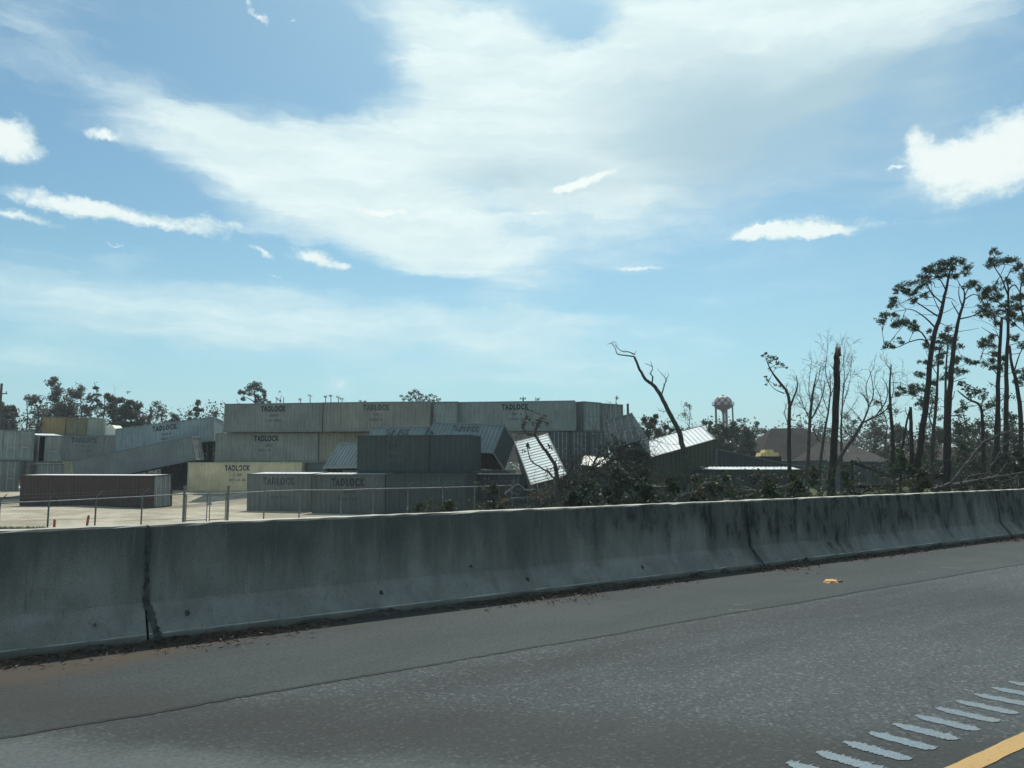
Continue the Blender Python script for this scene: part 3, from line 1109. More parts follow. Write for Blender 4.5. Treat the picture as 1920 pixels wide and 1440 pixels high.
    if text:
        seed = int(L * 1000) % 997
        ink, skip = {'bold': (M['ink'], .0), 'faded': (M['ink_faded'], .06), 'thin': (M['ink_thin'], .03)}[text]
        yo = -Wd / 2 + .018
        sc_ = min(1.0, (L - .9) / 2.7)
        nv, nf = NAME_TEXT
        nv = nv * np.array([sc_, 1, 1])
        bm = lay_on_panel([(nv, nf, print_at, H - .30 - .52)], pr, yo, amp, skip, seed)
        bm_obj('lettering', bm, ink, root)
        if small:
            p1, p2 = small_print(.85, .20, seed), small_print(1.5, .20, seed + 1)
            bm = lay_on_panel([(p1[0], p1[1], print_at + .1, H - 1.30), (p2[0], p2[1], print_at, H - 1.78)], pr, yo, amp, skip + .05, seed + 2)
            sp_ = bm_obj('small_print', bm, M['ink_faded'] if text == 'bold' else M['ink_thin'], root)
            sp_['kind'] = 'stuff'
    return root


def frame4(x, y, z, loc):
    m_ = Matrix.Identity(4)
    for i in range(3):
        m_[i][0], m_[i][1], m_[i][2], m_[i][3] = float(x[i]), float(y[i]), float(z[i]), float(loc[i])
    return m_


def side_on(pL, dL, pR, dR, z, Wd=2.44):
    """container whose long side faces the road between two pixel columns; returns matrix and length"""
    A, B = colz(pL, dL, z), colz(pR, dR, z)
    L = np.linalg.norm(B - A)
    x = (B - A) / L
    y = np.cross(UP, x)
    return frame4(x, y, UP, (A + B) / 2 + y * Wd / 2), L


def end_on(pL, dL, pR, dR, z, L, tilt=0.0):
    A, B = colz(pL, dL, z), colz(pR, dR, z)
    Wd = np.linalg.norm(B - A)
    y = (B - A) / Wd
    x = -np.cross(UP, y)
    zz = UP
    if tilt:
        x2 = x * math.cos(tilt) - UP * math.sin(tilt)
        zz = np.cross(x2, y)
        x = x2
    return frame4(x, y, zz, (A + B) / 2 - x * L / 2), Wd


def free(Mr, loc):
    Mr = np.array(Mr)
    return frame4(Mr[:, 0], Mr[:, 1], Mr[:, 2], np.array(loc) + UP * (Z0 - 1.25))


GREY = (0.235, 0.245, 0.228)
LGREY = (0.275, 0.305, 0.285)
DGREY = (0.115, 0.135, 0.132)
WARM = (0.27, 0.265, 0.225)
BEIGE = (0.80, 0.655, 0.42)
TANG = (0.285, 0.27, 0.205)
MAROON = (0.058, 0.031, 0.028)
BLUE = (0.085, 0.115, 0.14)
TAN = (0.36, 0.26, 0.125)

HB_ = 2.8
B1, B2, B3 = -0.83, 1.99, 4.81      # heights of the three tiers of the back stack


def put(label, spec, z, col, H=HB_, roll=0.0, **kw):
    m4, L = side_on(*spec, z)
    m4 = m4 @ Matrix.Rotation(R(roll), 4, 'X')
    if abs(L) < .5:
        raise ValueError(label)
    return container(label, m4, L, 2.44, H, col, **kw)


def put_end(label, spec, z, L, col, H=HB_, tilt=0.0, **kw):
    m4, Wd = end_on(*spec, z, L, tilt)
    return container(label, m4, L, Wd, H, col, **kw)


BACK = 'containers of the tall back stack'
put('weathered grey container at the top left corner of the tall back stack', (419, 74.3, 604, 72.8), B3, GREY, text='bold', group=BACK)
put('warm grey-green container in the middle of the top tier of the back stack', (605.5, 72.6, 806, 71.4), B3, WARM, text='faded', group=BACK)
put_end('end-on container with lock rods between two top tier side-on containers', (811, 71.8, 858, 71.6), B3, 6.06, GREY, group=BACK, end=LGREY)
put('pale grey container with the sharpest black lettering at the right of the top tier', (857, 72.2, 1078, 70.4), B3, LGREY, text='bold', group=BACK)
put_end('top tier container showing its doors next to the dark vertical gap', (1095, 71.3, 1128, 72.9), B3, 6.06, GREY, group=BACK, end=LGREY)
put_end('rightmost door-end container of the top tier above the tilted box', (1130, 73.6, 1169, 75.3), B3, 6.06, GREY, group=BACK, end=GREY)
put('pale green-grey container in the second tier just above the beige one', (402, 75.0, 596, 73.5), B2, (0.265, 0.285, 0.25), text='bold', group=BACK)
put('olive beige container in the second tier behind the leaning roofs', (597.5, 73.4, 805, 72.1), B2, TANG, group=BACK)
put('pinkish beige second tier container showing a strip above the ribbed roof', (857, 72.6, 1030, 71.0), B2, (0.36, 0.30, 0.25), group=BACK)
put_end('dark door-end container in the second tier behind the broken branches', (1033, 70.6, 1069, 70.8), B2, 6.06, DGREY, group=BACK)
put_end('dark door-end second tier container below the vertical gap', (1070.5, 70.8, 1104, 71.4), B2, 6.06, DGREY, group=BACK)
put_end('dark door-end second tier container half hidden by the tilted box', (1106, 71.6, 1141, 72.4), B2, 6.06, DGREY, group=BACK)
put_end('dark bottom tier container end behind the ribbed roof panel', (1033, 70.4, 1069, 70.6), B1, 6.06, DGREY, group=BACK)
put_end('dark bottom tier container end above the small bright roof', (1070.5, 70.6, 1106, 71.3), B1, 6.06, DGREY, group=BACK)
put('bright beige container on the ground at the foot of the back stack', (350, 74.2, 565, 72.6), B1, BEIGE, text='thin', group=BACK, rust=.15, dirt=.25, print_at=-.7, frame=(.62, .54, .35))
put('dark grey bottom tier container right of the beige one', (567.5, 73.4, 805, 71.8), B1, DGREY, group=BACK)

# left side of the yard
LEFT = 'containers at the left end of the yard'
put_end('upper ribbed container of the two piled at the left edge', (1.5, 69.8, 62, 71.5), B1 + .16 + HB_, 6.06, (0.24, 0.285, 0.28), H=2.75, group=LEFT, end=LGREY)
put_end('lower ribbed container of the two piled at the left edge', (-26, 69.0, 34.5, 70.8), B1 - .60 + .02 + .79 - .05, 6.06, GREY, H=2.74, group=LEFT)
put_end('grey container with one dark open door and a bright roof edge', (66, 72.2, 117, 73.6), B1 + 2.7, 6.06, GREY, H=2.62, tilt=R(3.6), group=LEFT, roof=(.7, .72, .7), open_door=True, split=.27, end=LGREY)
put_end('plain dark container carrying the open-doored one at the far left', (66, 72.0, 117, 73.4), B1 - .1, 6.06, GREY, H=2.74, group=LEFT)
put('dull grey lettered container under the tan boxes on the left', (62, 82.4, 246, 86.2), 2.16, (0.185, 0.205, 0.205), text='faded', group=LEFT)
put('beige container at the ground under the dull grey lettered one on the left', (62, 82.4, 246, 86.2), -0.66, (0.40, 0.38, 0.29), group=LEFT)
put_end('near-black container added to fill the shadow gap under the raised end of the long tipped container', (368, 79.4, 418, 79.9), B2, 6.06, (.022, .026, .028), H=2.1, group=LEFT, dirt=.2)  # added box, its near-black paint stands for the shadow between containers
put('near-black bottom container added to fill the shaded gap between the maroon and the beige one', (300, 78.2, 420, 78.0), B1, (.03, .034, .036), H=2.78, group=LEFT)  # also added, the shade of the gap is put into its paint
m4, L = side_on(36, 66.2, 286, 63.4, -1.89)
m4 = m4 @ Matrix.Rotation(R(1.6), 4, 'X')
container('dark maroon container with a light grey end standing by itself inside the fence', m4, L, 2.44, 2.78, MAROON, roof=(.62, .64, .62), frame=(0.05, .03, .028), end=LGREY, door=LGREY, rust=.5, group=LEFT, dirt=.6)

FRONT = 'short containers of the front row'
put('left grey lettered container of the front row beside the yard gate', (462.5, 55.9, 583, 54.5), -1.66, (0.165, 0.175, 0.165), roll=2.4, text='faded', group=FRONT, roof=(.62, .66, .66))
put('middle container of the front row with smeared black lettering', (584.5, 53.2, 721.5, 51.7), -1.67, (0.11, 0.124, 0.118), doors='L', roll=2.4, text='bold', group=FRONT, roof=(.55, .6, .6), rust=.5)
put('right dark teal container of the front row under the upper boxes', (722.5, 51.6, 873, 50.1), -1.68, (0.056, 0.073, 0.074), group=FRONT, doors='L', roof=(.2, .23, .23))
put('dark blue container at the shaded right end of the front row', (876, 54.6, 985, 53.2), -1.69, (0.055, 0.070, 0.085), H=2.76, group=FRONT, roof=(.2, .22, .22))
UPF = 'containers perched on the front row'
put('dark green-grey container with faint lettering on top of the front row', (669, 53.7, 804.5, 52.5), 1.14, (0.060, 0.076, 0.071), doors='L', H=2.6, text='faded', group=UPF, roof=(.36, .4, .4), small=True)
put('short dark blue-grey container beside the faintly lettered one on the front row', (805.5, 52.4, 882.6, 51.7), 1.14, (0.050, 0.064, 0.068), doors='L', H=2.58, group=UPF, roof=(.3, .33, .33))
put('dark container low behind the front row propping the leaning ones', (640, 60.4, 955, 57.6), -1.5, DGREY, H=2.8, group=FRONT, rust=0.0, dirt=.1, roof=(.03, .032, .033))

# thrown about by the storm
TOSS = 'containers tipped over by the storm'
container('long pale grey lettered container tipped with its right end up at the left', free([[0.7881, 0.6156, 0.002], [-0.6035, 0.7719, 0.1997], [0.1214, -0.1586, 0.9799]], (17.297, 84.668, 2.91)), 10.2, 2.4, 2.56, (0.255, 0.315, 0.315), text='bold', group=TOSS)
container('lower leaning container with a brownish open frame end resting on the beige one', free([[0.8319, 0.5237, -0.1837], [-0.5143, 0.8518, 0.0992], [0.2084, 0.0119, 0.978]], (14.287, 82.079, 0.622)), 11.27, 2.43, 2.36, (0.215, 0.24, 0.235), end=(0.17, 0.15, 0.115), group=TOSS)
SLATE = (0.20, 0.245, 0.24)
container('rolled lettered container with its ribbed side up right of the perched boxes', free([[0.4355, 0.7277, 0.5298], [-0.8985, 0.3872, 0.2066], [-0.0548, -0.5661, 0.8225]], (32.493, 52.535, 1.69)), 6.74, 2.41, 2.77, SLATE, text='faded', group=TOSS, amp=.06, end=(.05, .057, .057), doors='L', small=False)
container('rolled lettered container showing a low ribbed strip above the perched box', free([[0.3926, 0.7693, 0.5041], [-0.9196, 0.3383, 0.1999], [-0.0168, -0.542, 0.8402]], (28.539, 56.453, 1.471)), 5.87, 2.44, 2.72, SLATE, text='faded', group=TOSS, amp=.06, small=False)
container('rolled container whose bare ribbed side shows left of the perched box', free([[0.3846, 0.7051, 0.5957], [-0.9231, 0.2923, 0.25], [0.0022, -0.646, 0.7633]], (25.489, 56.688, 0.259)), 5.97, 2.44, 2.69, SLATE, group=TOSS, amp=.06)
container('container standing on its nose with a bright ribbed roof behind the bare branches', free([[-0.3519, 0.8224, -0.447], [-0.7969, -0.5138, -0.3178], [-0.491, 0.2444, 0.8362]], (32.704, 41.965, -0.395)), 5.9, 2.44, 2.6, (0.10, 0.115, 0.115), roof=(.62, .68, .64), group=TOSS, rust=.2)
container('tilted grey container lifting its door end towards the road at the end of the stack', free([[-0.8075, 0.579, 0.1124], [-0.4949, -0.7688, 0.4048], [0.3208, 0.2713, 0.9075]], (44.228, 45.288, 1.88)), 5.97, 2.44, 2.46, (0.255, 0.275, 0.265), group=TOSS, end=(.235, .235, .215), rough=.6)
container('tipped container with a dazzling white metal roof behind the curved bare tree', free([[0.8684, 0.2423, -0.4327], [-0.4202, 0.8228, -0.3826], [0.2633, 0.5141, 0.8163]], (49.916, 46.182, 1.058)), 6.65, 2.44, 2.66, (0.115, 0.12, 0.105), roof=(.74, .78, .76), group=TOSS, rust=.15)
container('nearly black container sloping down to the right beside the white-roofed one', free([[0.9298, 0.2799, 0.2391], [-0.3228, 0.9321, 0.164], [-0.177, -0.2297, 0.957]], (59.613, 45.418, -0.798)), 9.33, 2.44, 2.61, (0.028, 0.032, 0.034), frame=(.12, .11, .10), group=TOSS, roof=(.10, .10, .10))
container('small tilted box with a bright ribbed roof low among the branches', free([[0.701, 0.6935, -0.166], [-0.7047, 0.638, -0.3104], [-0.1093, 0.3346, 0.936]], (43.079, 48.74, -0.835)), 2.31, 2.45, 2.6, (0.12, 0.13, 0.125), roof=(.72, .72, .6), group=TOSS)
put('dark container lying level with only its pale roof edge above the brush', (1263, 66.2, 1503, 66.0), -1.45, (0.05, 0.055, 0.055), roll=5.5, H=2.92, roof=(.62, .68, .66), group=TOSS)

put('dark container low among the branches under the tilted grey box', (1098, 63.6, 1196, 64.0), -1.45, (.05, .052, .05), H=2.5, group=TOSS, roof=(.08, .08, .08))
put('crushed dark brown container under the low end of the white-roofed one', (1207, 64.3, 1262, 64.6), -1.5, (.075, .068, .06), H=1.42, group=TOSS, roof=(.08, .08, .08))

# things standing on the lettered container at the far left
ztop = 2.16 + HB_ + .0
BOX = 'storage boxes on top of the left container'
put('brown storage box at the left end of the three on the grey container', (78, 83.3, 121, 84.2), ztop, TAN, H=1.94, group=BOX, cat='storage box', roof=(.34, .27, .15), rust=.5)
put('olive tan storage box between the brown one and the pale one', (122.5, 84.25, 162, 85.05), ztop, (0.235, 0.205, 0.125), H=1.94, group=BOX, cat='storage box', roof=(.3, .26, .16))
put('pale grey storage box at the right end of the three on the grey container', (162.8, 85.05, 194, 85.7), ztop, (0.36, 0.37, 0.31), H=1.94, group=BOX, cat='storage box', roof=(.42, .42, .36))
p0 = colz(196, 86.0, ztop)
root = thing('camper_shell', 'small white box with one cut-off upper corner beside the pale storage box', 'white box', p0)
b = MB()
xr = RT
wid = (220 - 195) / FPX * 84
sil = [(0, 0), (wid, 0), (wid * 1.02, .38), (wid * .55, 1.18), (wid * .5, 1.2), (0.02, 1.14)]
fr = [RT * s_ + UP * z_ for s_, z_ in sil]
bk = [p_ + FW * 1.9 for p_ in fr]
b.add(fr + bk, [tuple(range(6)), tuple(range(11, 5, -1))] + [(i, i + 6, (i + 1) % 6 + 6, (i + 1) % 6) for i in range(6)])
b.build('shell', M['white'], root)
b = MB()
edge = [RT * s_ + UP * z_ - FW * .012 for s_, z_ in [(.05, .06), (wid - .05, .06), (wid - .05, .12), (.05, .12)]]
b.quad(*edge)
b.build('bottom_trim', M['steel'], root)


# ---------------------------------------------------------------- chain-link fence and gate
M['galv'] = simple('galvanised_pipe', (0.16, 0.17, 0.165), 0.65, 0.15, 0.25, 5)
FL = [(-60, 27.3, 945.5), (0, 28.3, 943.5), (92, 29.6, 940), (180.5, 31.0, 935.5), (267, 32.2, 931), (346, 33.4, 926.5)]
FRT = [(428, 34.6, 925), (496, 35.8, 921.5), (562, 37.0, 918.8), (640, 38.4, 919), (700, 39.6, 916.5), (765, 41.0, 915.5), (830, 42.5, 914), (890, 44, 912.5), (960, 46, 910)]


def fence_run(name, label, pts, thick=()):
    tops = [at(*(p_[0], p_[2], p_[1])) for p_ in pts]
    root = thing(name, label, 'fence', (tops[0][0], tops[0][1], gh(tops[0])))
    o_ = np.array([tops[0][0], tops[0][1], gh(tops[0])])
    b = MB()
    b.tube([q_ - o_ for q_ in tops], .024, 6)
    b.build('top_rail', M['galv'], root)
    for i, q_ in enumerate(tops):
        g_ = np.array([q_[0], q_[1], gh(q_) - .1])
        r_ = .058 if i in thick else .032
        b = MB()
        topz = q_ + UP * (.30 if i in thick else .02)
        b.tube([g_ - o_, topz - o_], r_, 8)
        if i in thick:
            b.tube([topz - o_, topz + UP * .04 - o_], r_ * 1.25, 8)
        po = b.build('post', M['galv'], root)
        if i not in thick:
            b = MB()
            aw = -FW * .9 + RT * .4
            b.tube([topz - o_, topz + UP * .13 + RT * .05 - o_, topz + UP * .30 + RT * .24 - o_], .018, 5)
            b.build('barb_arm', M['galv'], po)
    b = MB()
    for i in range(len(tops) - 1):
        A, B_ = tops[i], tops[i + 1]
        A0, B0 = np.array([A[0], A[1], gh(A)]), np.array([B_[0], B_[1], gh(B_)])
        L_ = np.linalg.norm(B_ - A)
        h_ = A[2] - A0[2]
        n_ = int((L_ + h_) / .13)
        for s_ in (0, 1):
            for j in range(n_):
                u0, u1 = j * .13 - h_, j * .13
                v0, v1 = 0.0, 1.0
                if u0 < 0:
                    v0 = -u0 / h_
                    u0 = 0
                if u1 > L_:
                    v1 = 1 - (u1 - L_) / h_
                    u1 = L_
                if u1 <= u0 or v1 <= v0:
                    continue
                if s_:
                    u0, u1 = L_ - u0, L_ - u1
                P0 = A0 + (B0 - A0) * u0 / L_ * 1 + (A - A0) * v0
                P1 = A0 + (B0 - A0) * u1 / L_ * 1 + (A - A0) * v1
                b.tube([P0 - o_, P1 - o_], 0.0016, 3, cap=False)
    tag(b.build('chain_link', M['galv'], root), kind='stuff')
    b = MB()
    for dz in (-.02, .12, .24):
        if name == 'chain_link_fence':
            b.tube([q_ + UP * (dz + .05) + RT * (.06 + dz * .7) - o_ for q_ in tops], .004, 3)
    b.tube([np.array([q_[0], q_[1], gh(q_) + .12]) - o_ for q_ in tops], .006, 4)
    b.build('barbed_wire', M['galv'], root)
    return root


fence_run('chain_link_fence', 'sagging chain-link fence left of the gate in front of the maroon container', FL, thick=(5,))
fence_run('chain_link_fence', 'chain-link fence running right from the gate past the front row of containers', FRT, thick=(0,))
gl, gr = at(346, 926.5, 33.4), at(428, 925, 34.6)
gate = thing('chain_link_gate', 'closed double gate of galvanised pipe between two thick posts', 'gate', (gl[0], gl[1], gh(gl)))
o_ = np.array([gl[0], gl[1], gh(gl)])
for (pa, pb) in ((350, 389.2), (394.2, 424)):
    ta, tb = (np.array(at(p_, 926.5 - (p_ - 346) * .018, 33.4 + 1.2 * (p_ - 346) / 82)) for p_ in (pa, pb))
    zb = max(gh(ta), gh(tb)) + .12
    ba, bb = ta.copy(), tb.copy()
    ba[2] = bb[2] = zb
    lo_t = (ta * .42 + ba * .58), (tb * .42 + bb * .58)
    b = MB()
    for q0, q1 in ((ta, tb), (ba, bb), (ta, ba), (tb, bb), lo_t):
        b.tube([q0 - o_, q1 - o_], .022, 6)
    lf = b.build('gate_leaf', M['galv'], gate)
    b = MB()
    L_ = np.linalg.norm(tb - ta)
    h_ = ta[2] - zb
    for s_ in (0, 1):
        for j in range(int((L_ + h_) / .13)):
            u0, u1, v0, v1 = j * .13 - h_, j * .13, 0., 1.
            if u0 < 0:
                v0 = -u0 / h_
                u0 = 0
            if u1 > L_:
                v1 = 1 - (u1 - L_) / h_
                u1 = L_
            if u1 <= u0 or v1 <= v0:
                continue
            if s_:
                u0, u1 = L_ - u0, L_ - u1
            b.tube([ba + (bb - ba) * u0 / L_ + (ta - ba) * v0 - o_, ba + (bb - ba) * u1 / L_ + (tb - bb) * v1 - o_], 0.0016, 3, cap=False)
    tag(b.build('gate_mesh', M['galv'], lf), kind='stuff')
b = MB()
pm = at(391.7, 945, 34.05)
b.box(pm - o_ + np.array([-.10, -.05, -.05]), pm - o_ + np.array([.10, .05, .07]))
b.build('latch', M['steel'], gate)

# orange marker stakes inside the fence
for px, yt, yb, d_, lab, lean in ((102.5, 975, 990, 33, 'short orange stake stuck in the ground by the second fence post', 0.0), (160, 967, 990, 33.5, 'taller leaning orange stake in the ground near the fence', .12)):
    top = at(px, yt, d_)
    gz_ = gh(top)
    st = thing('marker_stake', lab, 'stake', (top[0], top[1], gz_ - .05), group='orange stakes')
    b = MB()
    hh = top[2] - gz_ + .05
    b.box((-.045, -.02, 0), (.045, .02, hh))
    b.add([(-.045, -.02, hh), (.045, -.02, hh), (.045, .02, hh), (-.045, .02, hh), (0, 0, hh + .05)], [(0, 1, 4), (1, 2, 4), (2, 3, 4), (3, 0, 4)])
    b.build('shaft', simple('orange_stake_paint', (0.42, 0.085, 0.045), .7, 0, .3, 12), st)
    st.rotation_euler = (0, lean, AZ - math.pi / 2)


# ---------------------------------------------------------------- water tower, poles, houses
def lathe(profile_, k=32):
    vs, fs = [], []
    for r_, z_ in profile_:
        for j in range(k):
            a = 2 * math.pi * j / k
            vs.append((r_ * math.cos(a), r_ * math.sin(a), z_))
    for i in range(len(profile_) - 1):
        for j in range(k):
            fs.append((i * k + j, i * k + (j + 1) % k, (i + 1) * k + (j + 1) % k, (i + 1) * k + j))
    return vs, fs


M['tw_red'] = simple('tower_red', (0.16, 0.030, 0.038), .6, 0, .15, .6)
M['tw_white'] = simple('tower_white', (0.52, 0.50, 0.48), .6, 0, .1, .6)
M['tw_steel'] = simple('tower_steel', (0.075, 0.035, 0.04), .6, 0, .15, .6)
DT = 270.0
pc = colz(1359.5, DT, 0)
zc = lambda y: at(1359.5, y, DT)[2]
rad_ = 17.2 / FPX * DT
tw = thing('water_tower', 'red and white chequered water tower on tall legs above the trees', 'water tower', (pc[0], pc[1], -.9))
ztop_, zrim, zbot = zc(743) + .9, zc(760) + .9, zc(768.5) + .9
rows = []
NS = 16
prof_top = []
for i in range(13):
    a = i / 12 * math.pi / 2
    prof_top.append((rad_ * math.cos(a) ** .50, zrim + (ztop_ - zrim) * (math.sin(a) ** 1.15)))
bands = [(0, 4), (4, 7), (7, 10), (10, 13)]
ban = {0: 5, 1: 7}
red, whi = MB(), MB()
KK = NS * 4
cuts = [0, 3, 6, 9, 12]
for bi in range(4):
    seg = prof_top[cuts[bi]:cuts[bi + 1] + 1]
    vs, fs = lathe(seg, KK)
    for f_ in fs:
        j = (f_[0] % KK) // 4
        wh = (j + bi) % 2 == 0
        if bi == 3:
            wh = True
        (whi if wh else red).add([vs[i] for i in f_], [(0, 1, 2, 3)])
tank = red.build('tank', M['tw_red'], tw, smooth=True)
whi.build('white_squares', M['tw_white'], tank, smooth=True)
b = MB()
low = [(rad_, zrim), (rad_ * .96, zrim - .55), (rad_ * .80, zrim - 1.05), (rad_ * .58, zbot + .2), (rad_ * .30, zbot - .15), (rad_ * .16, zbot - 1.0), (rad_ * .11, zbot - 1.9)]
b.add(*lathe(low, 32))
b.build('tank_bottom', M['tw_red'], tw, smooth=True)
b = MB()
b.add(*lathe([(rad_ * .98, zrim - .15), (rad_ * 1.17, zrim - .15), (rad_ * 1.17, zrim + .02), (rad_ * .98, zrim + .02)], 32))
for z_ in (.55, 1.1):
    b.add(*lathe([(rad_ * 1.17, zrim + z_), (rad_ * 1.17, zrim + z_ + .07)], 32))
for j in range(24):
    a = 2 * math.pi * j / 24
    c_, s_ = math.cos(a) * rad_ * 1.17, math.sin(a) * rad_ * 1.17
    b.box((c_ - .03, s_ - .03, zrim), (c_ + .03, s_ + .03, zrim + 1.1))
b.build('catwalk', M['tw_steel'], tw)
b = MB()
b.tube([(0, 0, 0), (0, 0, zbot - 1.4)], .42, 12)
b.build('riser_pipe', M['tw_red'], tw)
legs = []
for j in range(5):
    a = AZ + math.pi / 2 + .42 + 2 * math.pi * j / 5
    p1 = np.array([math.cos(a) * rad_ * .97, math.sin(a) * rad_ * .97, zrim - .3])
    p2 = np.array([math.cos(a) * rad_ * 1.04, math.sin(a) * rad_ * 1.04, 0])
    legs.append((p1, p2))
    b = MB()
    b.tube([p1, p2], .26, 8)
    b.build('leg', M['tw_steel'], tw)
b = MB()
for j in range(5):
    for f_ in (.33, .66):
        qa = legs[j][0] * (1 - f_) + legs[j][1] * f_
        qb = legs[(j + 1) % 5][0] * (1 - f_) + legs[(j + 1) % 5][1] * f_
        b.tube([qa, qb], .06, 5)
b.build('brace_ring', M['tw_steel'], tw)
b = MB()
b.add(*lathe([(.5, ztop_ - .25), (.5, ztop_ + .35), (.05, ztop_ + .6)], 10))
b.build('roof_vent', M['tw_steel'], tw)


def pole(label, px, ytop, d, r0, arms=(), lean=0.0, cat='utility pole'):
    tp = at(px, ytop, d)
    g_ = gh(tp)
    root = thing('utility_pole', label, cat, (tp[0], tp[1], g_))
    hh = tp[2] - g_
    b = MB()
    b.tube([(0, 0, -.2), (lean * hh * .5, 0, hh * .5), (lean * hh, 0, hh)], [r0, r0 * .85, r0 * .7], 8)
    b.build('pole_shaft', M['bark_grey'], root)
    for (yy, wl, wr) in arms:
        zz = at(px, yy, d)[2] - g_
        b = MB()
        b.box((-wl, -.06, zz - .06), (wr, .06, zz + .06))
        for xx in (-wl + .1, wr - .1):
            b.tube([(xx, 0, zz + .06), (xx, 0, zz + .28)], .05, 6)
        b.build('cross_arm', M['bark_grey'], root)
    root.rotation_euler = (0, 0, AZ - math.pi / 2)
    return root


pole('dark utility pole with one cross arm at the left edge', 3.2, 719, 95, .20, [(738, .35, .75)])
pole('thin lone mast showing above the top left container', 532, 745, 130, .09)
pole('pole top with a short cross arm above the sharpest lettered container', 981, 744, 120, .14, [(748, .55, .45)])
pole('stub of a pole between the top tier and the tilted box', 1177, 757, 90, .19)


def shingles(name, a, b_):
    m, t, p = newmat(name)
    o = t.node('ShaderNodeTexCoord').outputs['Object']
    n1 = t.noise(t.mapping(o, sc=(1, 1, 5)), 3.0, 6, .7)
    n2 = t.noise(o, .5, 4)
    c = t.mix(t.ramp(n1, .3, .7), a, b_)
    c = t.mix(t.ramp(n2, .4, .7, 0, .4), c, tuple(x * .6 for x in a))
    t.link(c, p.inputs['Base Color'])
    p.inputs['Roughness'].default_value = .95
    p.inputs['Specular IOR Level'].default_value = .1
    setbump(t, p, n1, .4, .03)
    return m


M['shingle_brown'] = shingles('brown_shingles', (0.040, 0.035, 0.032), (0.066, 0.057, 0.051))
M['shingle_grey'] = shingles('grey_shingles', (0.062, 0.056, 0.051), (0.105, 0.094, 0.085))
M['house_wall'] = simple('grey_siding', (0.11, 0.118, 0.12), .9, 0, .2, 2)
M['pane'] = simple('window_pane', (0.02, 0.025, 0.03), .15)
M['ply'] = simple('bare_plywood', (0.42, 0.32, 0.19), .9, 0, .2, 3)


def house(label, pl, pr_, ridge_l, ridge_r, y_ridge, y_eave, d, depth, shingle, patches=(), wallmat=None):
    A, B_ = at(pl, y_eave, d), at(pr_, y_eave, d)
    C_ = at((ridge_l + ridge_r) / 2, y_ridge, d + depth / 2)
    g_ = gh(A)
    root = thing('house', label, 'house', (A[0], A[1], g_))
    L_ = np.linalg.norm(B_ - A)
    ez, rz = A[2] - g_, C_[2] - g_
    k_ = L_ / (pr_ - pl)
    r0, r1 = (ridge_l - pl) * k_, (ridge_r - pl) * k_
    ov = .45
    b = MB()
    b.add([(-ov, -ov, ez), (L_ + ov, -ov, ez), (L_ + ov, depth + ov, ez), (-ov, depth + ov, ez), (r0, depth / 2, rz), (r1, depth / 2, rz)],
          [(0, 1, 5, 4), (1, 2, 5), (2, 3, 4, 5), (3, 0, 4), (3, 2, 1, 0)])
    rf = b.build('roof', shingle, root)
    b = MB()
    b.box((0, 0, -.3), (L_, depth, ez - .012))
    b.build('wall', wallmat or M['house_wall'], root)
    b = MB()
    b.box((-ov - .02, -ov - .03, ez - .16), (L_ + ov + .02, -ov - .004, ez - .004))
    b.build('fascia', simple('fascia_board', (0.40, 0.40, .37), .8), root)
    for i in range(3):
        xx = L_ * (.2 + .27 * i)
        b = MB()
        b.box((xx - .06, -.04, ez * .30 - .06), (xx + 1.16, -.003, ez * .85 + .06))
        wf = b.build('window', simple('window_frame', (.13, .13, .125), .7), root)
        b = MB()
        b.box((xx, -.055, ez * .30), (xx + 1.1, -.041, ez * .85))
        b.build('pane', M['pane'], wf)
    for (fx, fy, w_, h_) in patches:
        # torn roof patch lying on the front slope
        def on(fx_, fy_):
            p0_ = np.array([-ov + fx_ * (L_ + 2 * ov), -ov, ez])
            p1_ = np.array([r0 + fx_ * (r1 - r0), depth / 2, rz])
            return p0_ * (1 - fy_) + p1_ * fy_ + np.array([0, -.02, .03])
        b = MB()
        b.quad(on(fx, fy), on(fx + w_, fy), on(fx + w_ * .9, fy + h_), on(fx + w_ * .1, fy + h_))
        b.build('torn_patch', M['ply'], rf)
    root.rotation_euler = (0, 0, math.atan2(B_[1] - A[1], B_[0] - A[0]))
    return root


house('large house with a dark brown hipped roof behind the right-hand trees', 1425, 1605, 1479, 1545, 803, 862, 105, 13, M['shingle_brown'])
house('grey house with bare patches on its roof near the leaning log', 1556, 1660, 1575, 1608, 826, 863, 88, 10, M['shingle_grey'], [(.38, .80, .14, .12), (.52, .42, .05, .16)])
house('house whose dull brown roof shows behind the brown storage box', -8, 150, 64, 96, 792, 834, 140, 12, M['shingle_brown'])
house('low house with a thin pale eave line behind the tall pines', 1725, 1890, 1760, 1850, 838, 861, 96, 11, M['shingle_brown'])

# yellow machine beyond the dark sloping container
pm = at(1438, 851, 84)
base_z = gh(pm)
mach = thing('yellow_machine', 'yellow construction machine just showing behind the dark sloping container', 'machine', (pm[0], pm[1], base_z))
mach.rotation_euler = (0, 0, AZ - math.pi / 2)
hz_ = pm[2] - base_z
M['yellow'] = simple('machine_yellow', (0.80, 0.58, 0.22), .6, 0, .15, 3)
b = MB()
b.add([(-1.0, -.9, hz_ - .28), (1.0, -.9, hz_ - .28), (1.0, .9, hz_ - .28), (-1.0, .9, hz_ - .28), (-.85, -.85, hz_ + .12), (.95, -.85, hz_ + .12), (.95, .85, hz_ + .12), (-.85, .85, hz_ + .12)],
      [(3, 2, 1, 0), (4, 5, 6, 7), (0, 1, 5, 4), (1, 2, 6, 5), (2, 3, 7, 6), (3, 0, 4, 7)])
b.build('body', M['yellow'], mach)
b = MB()
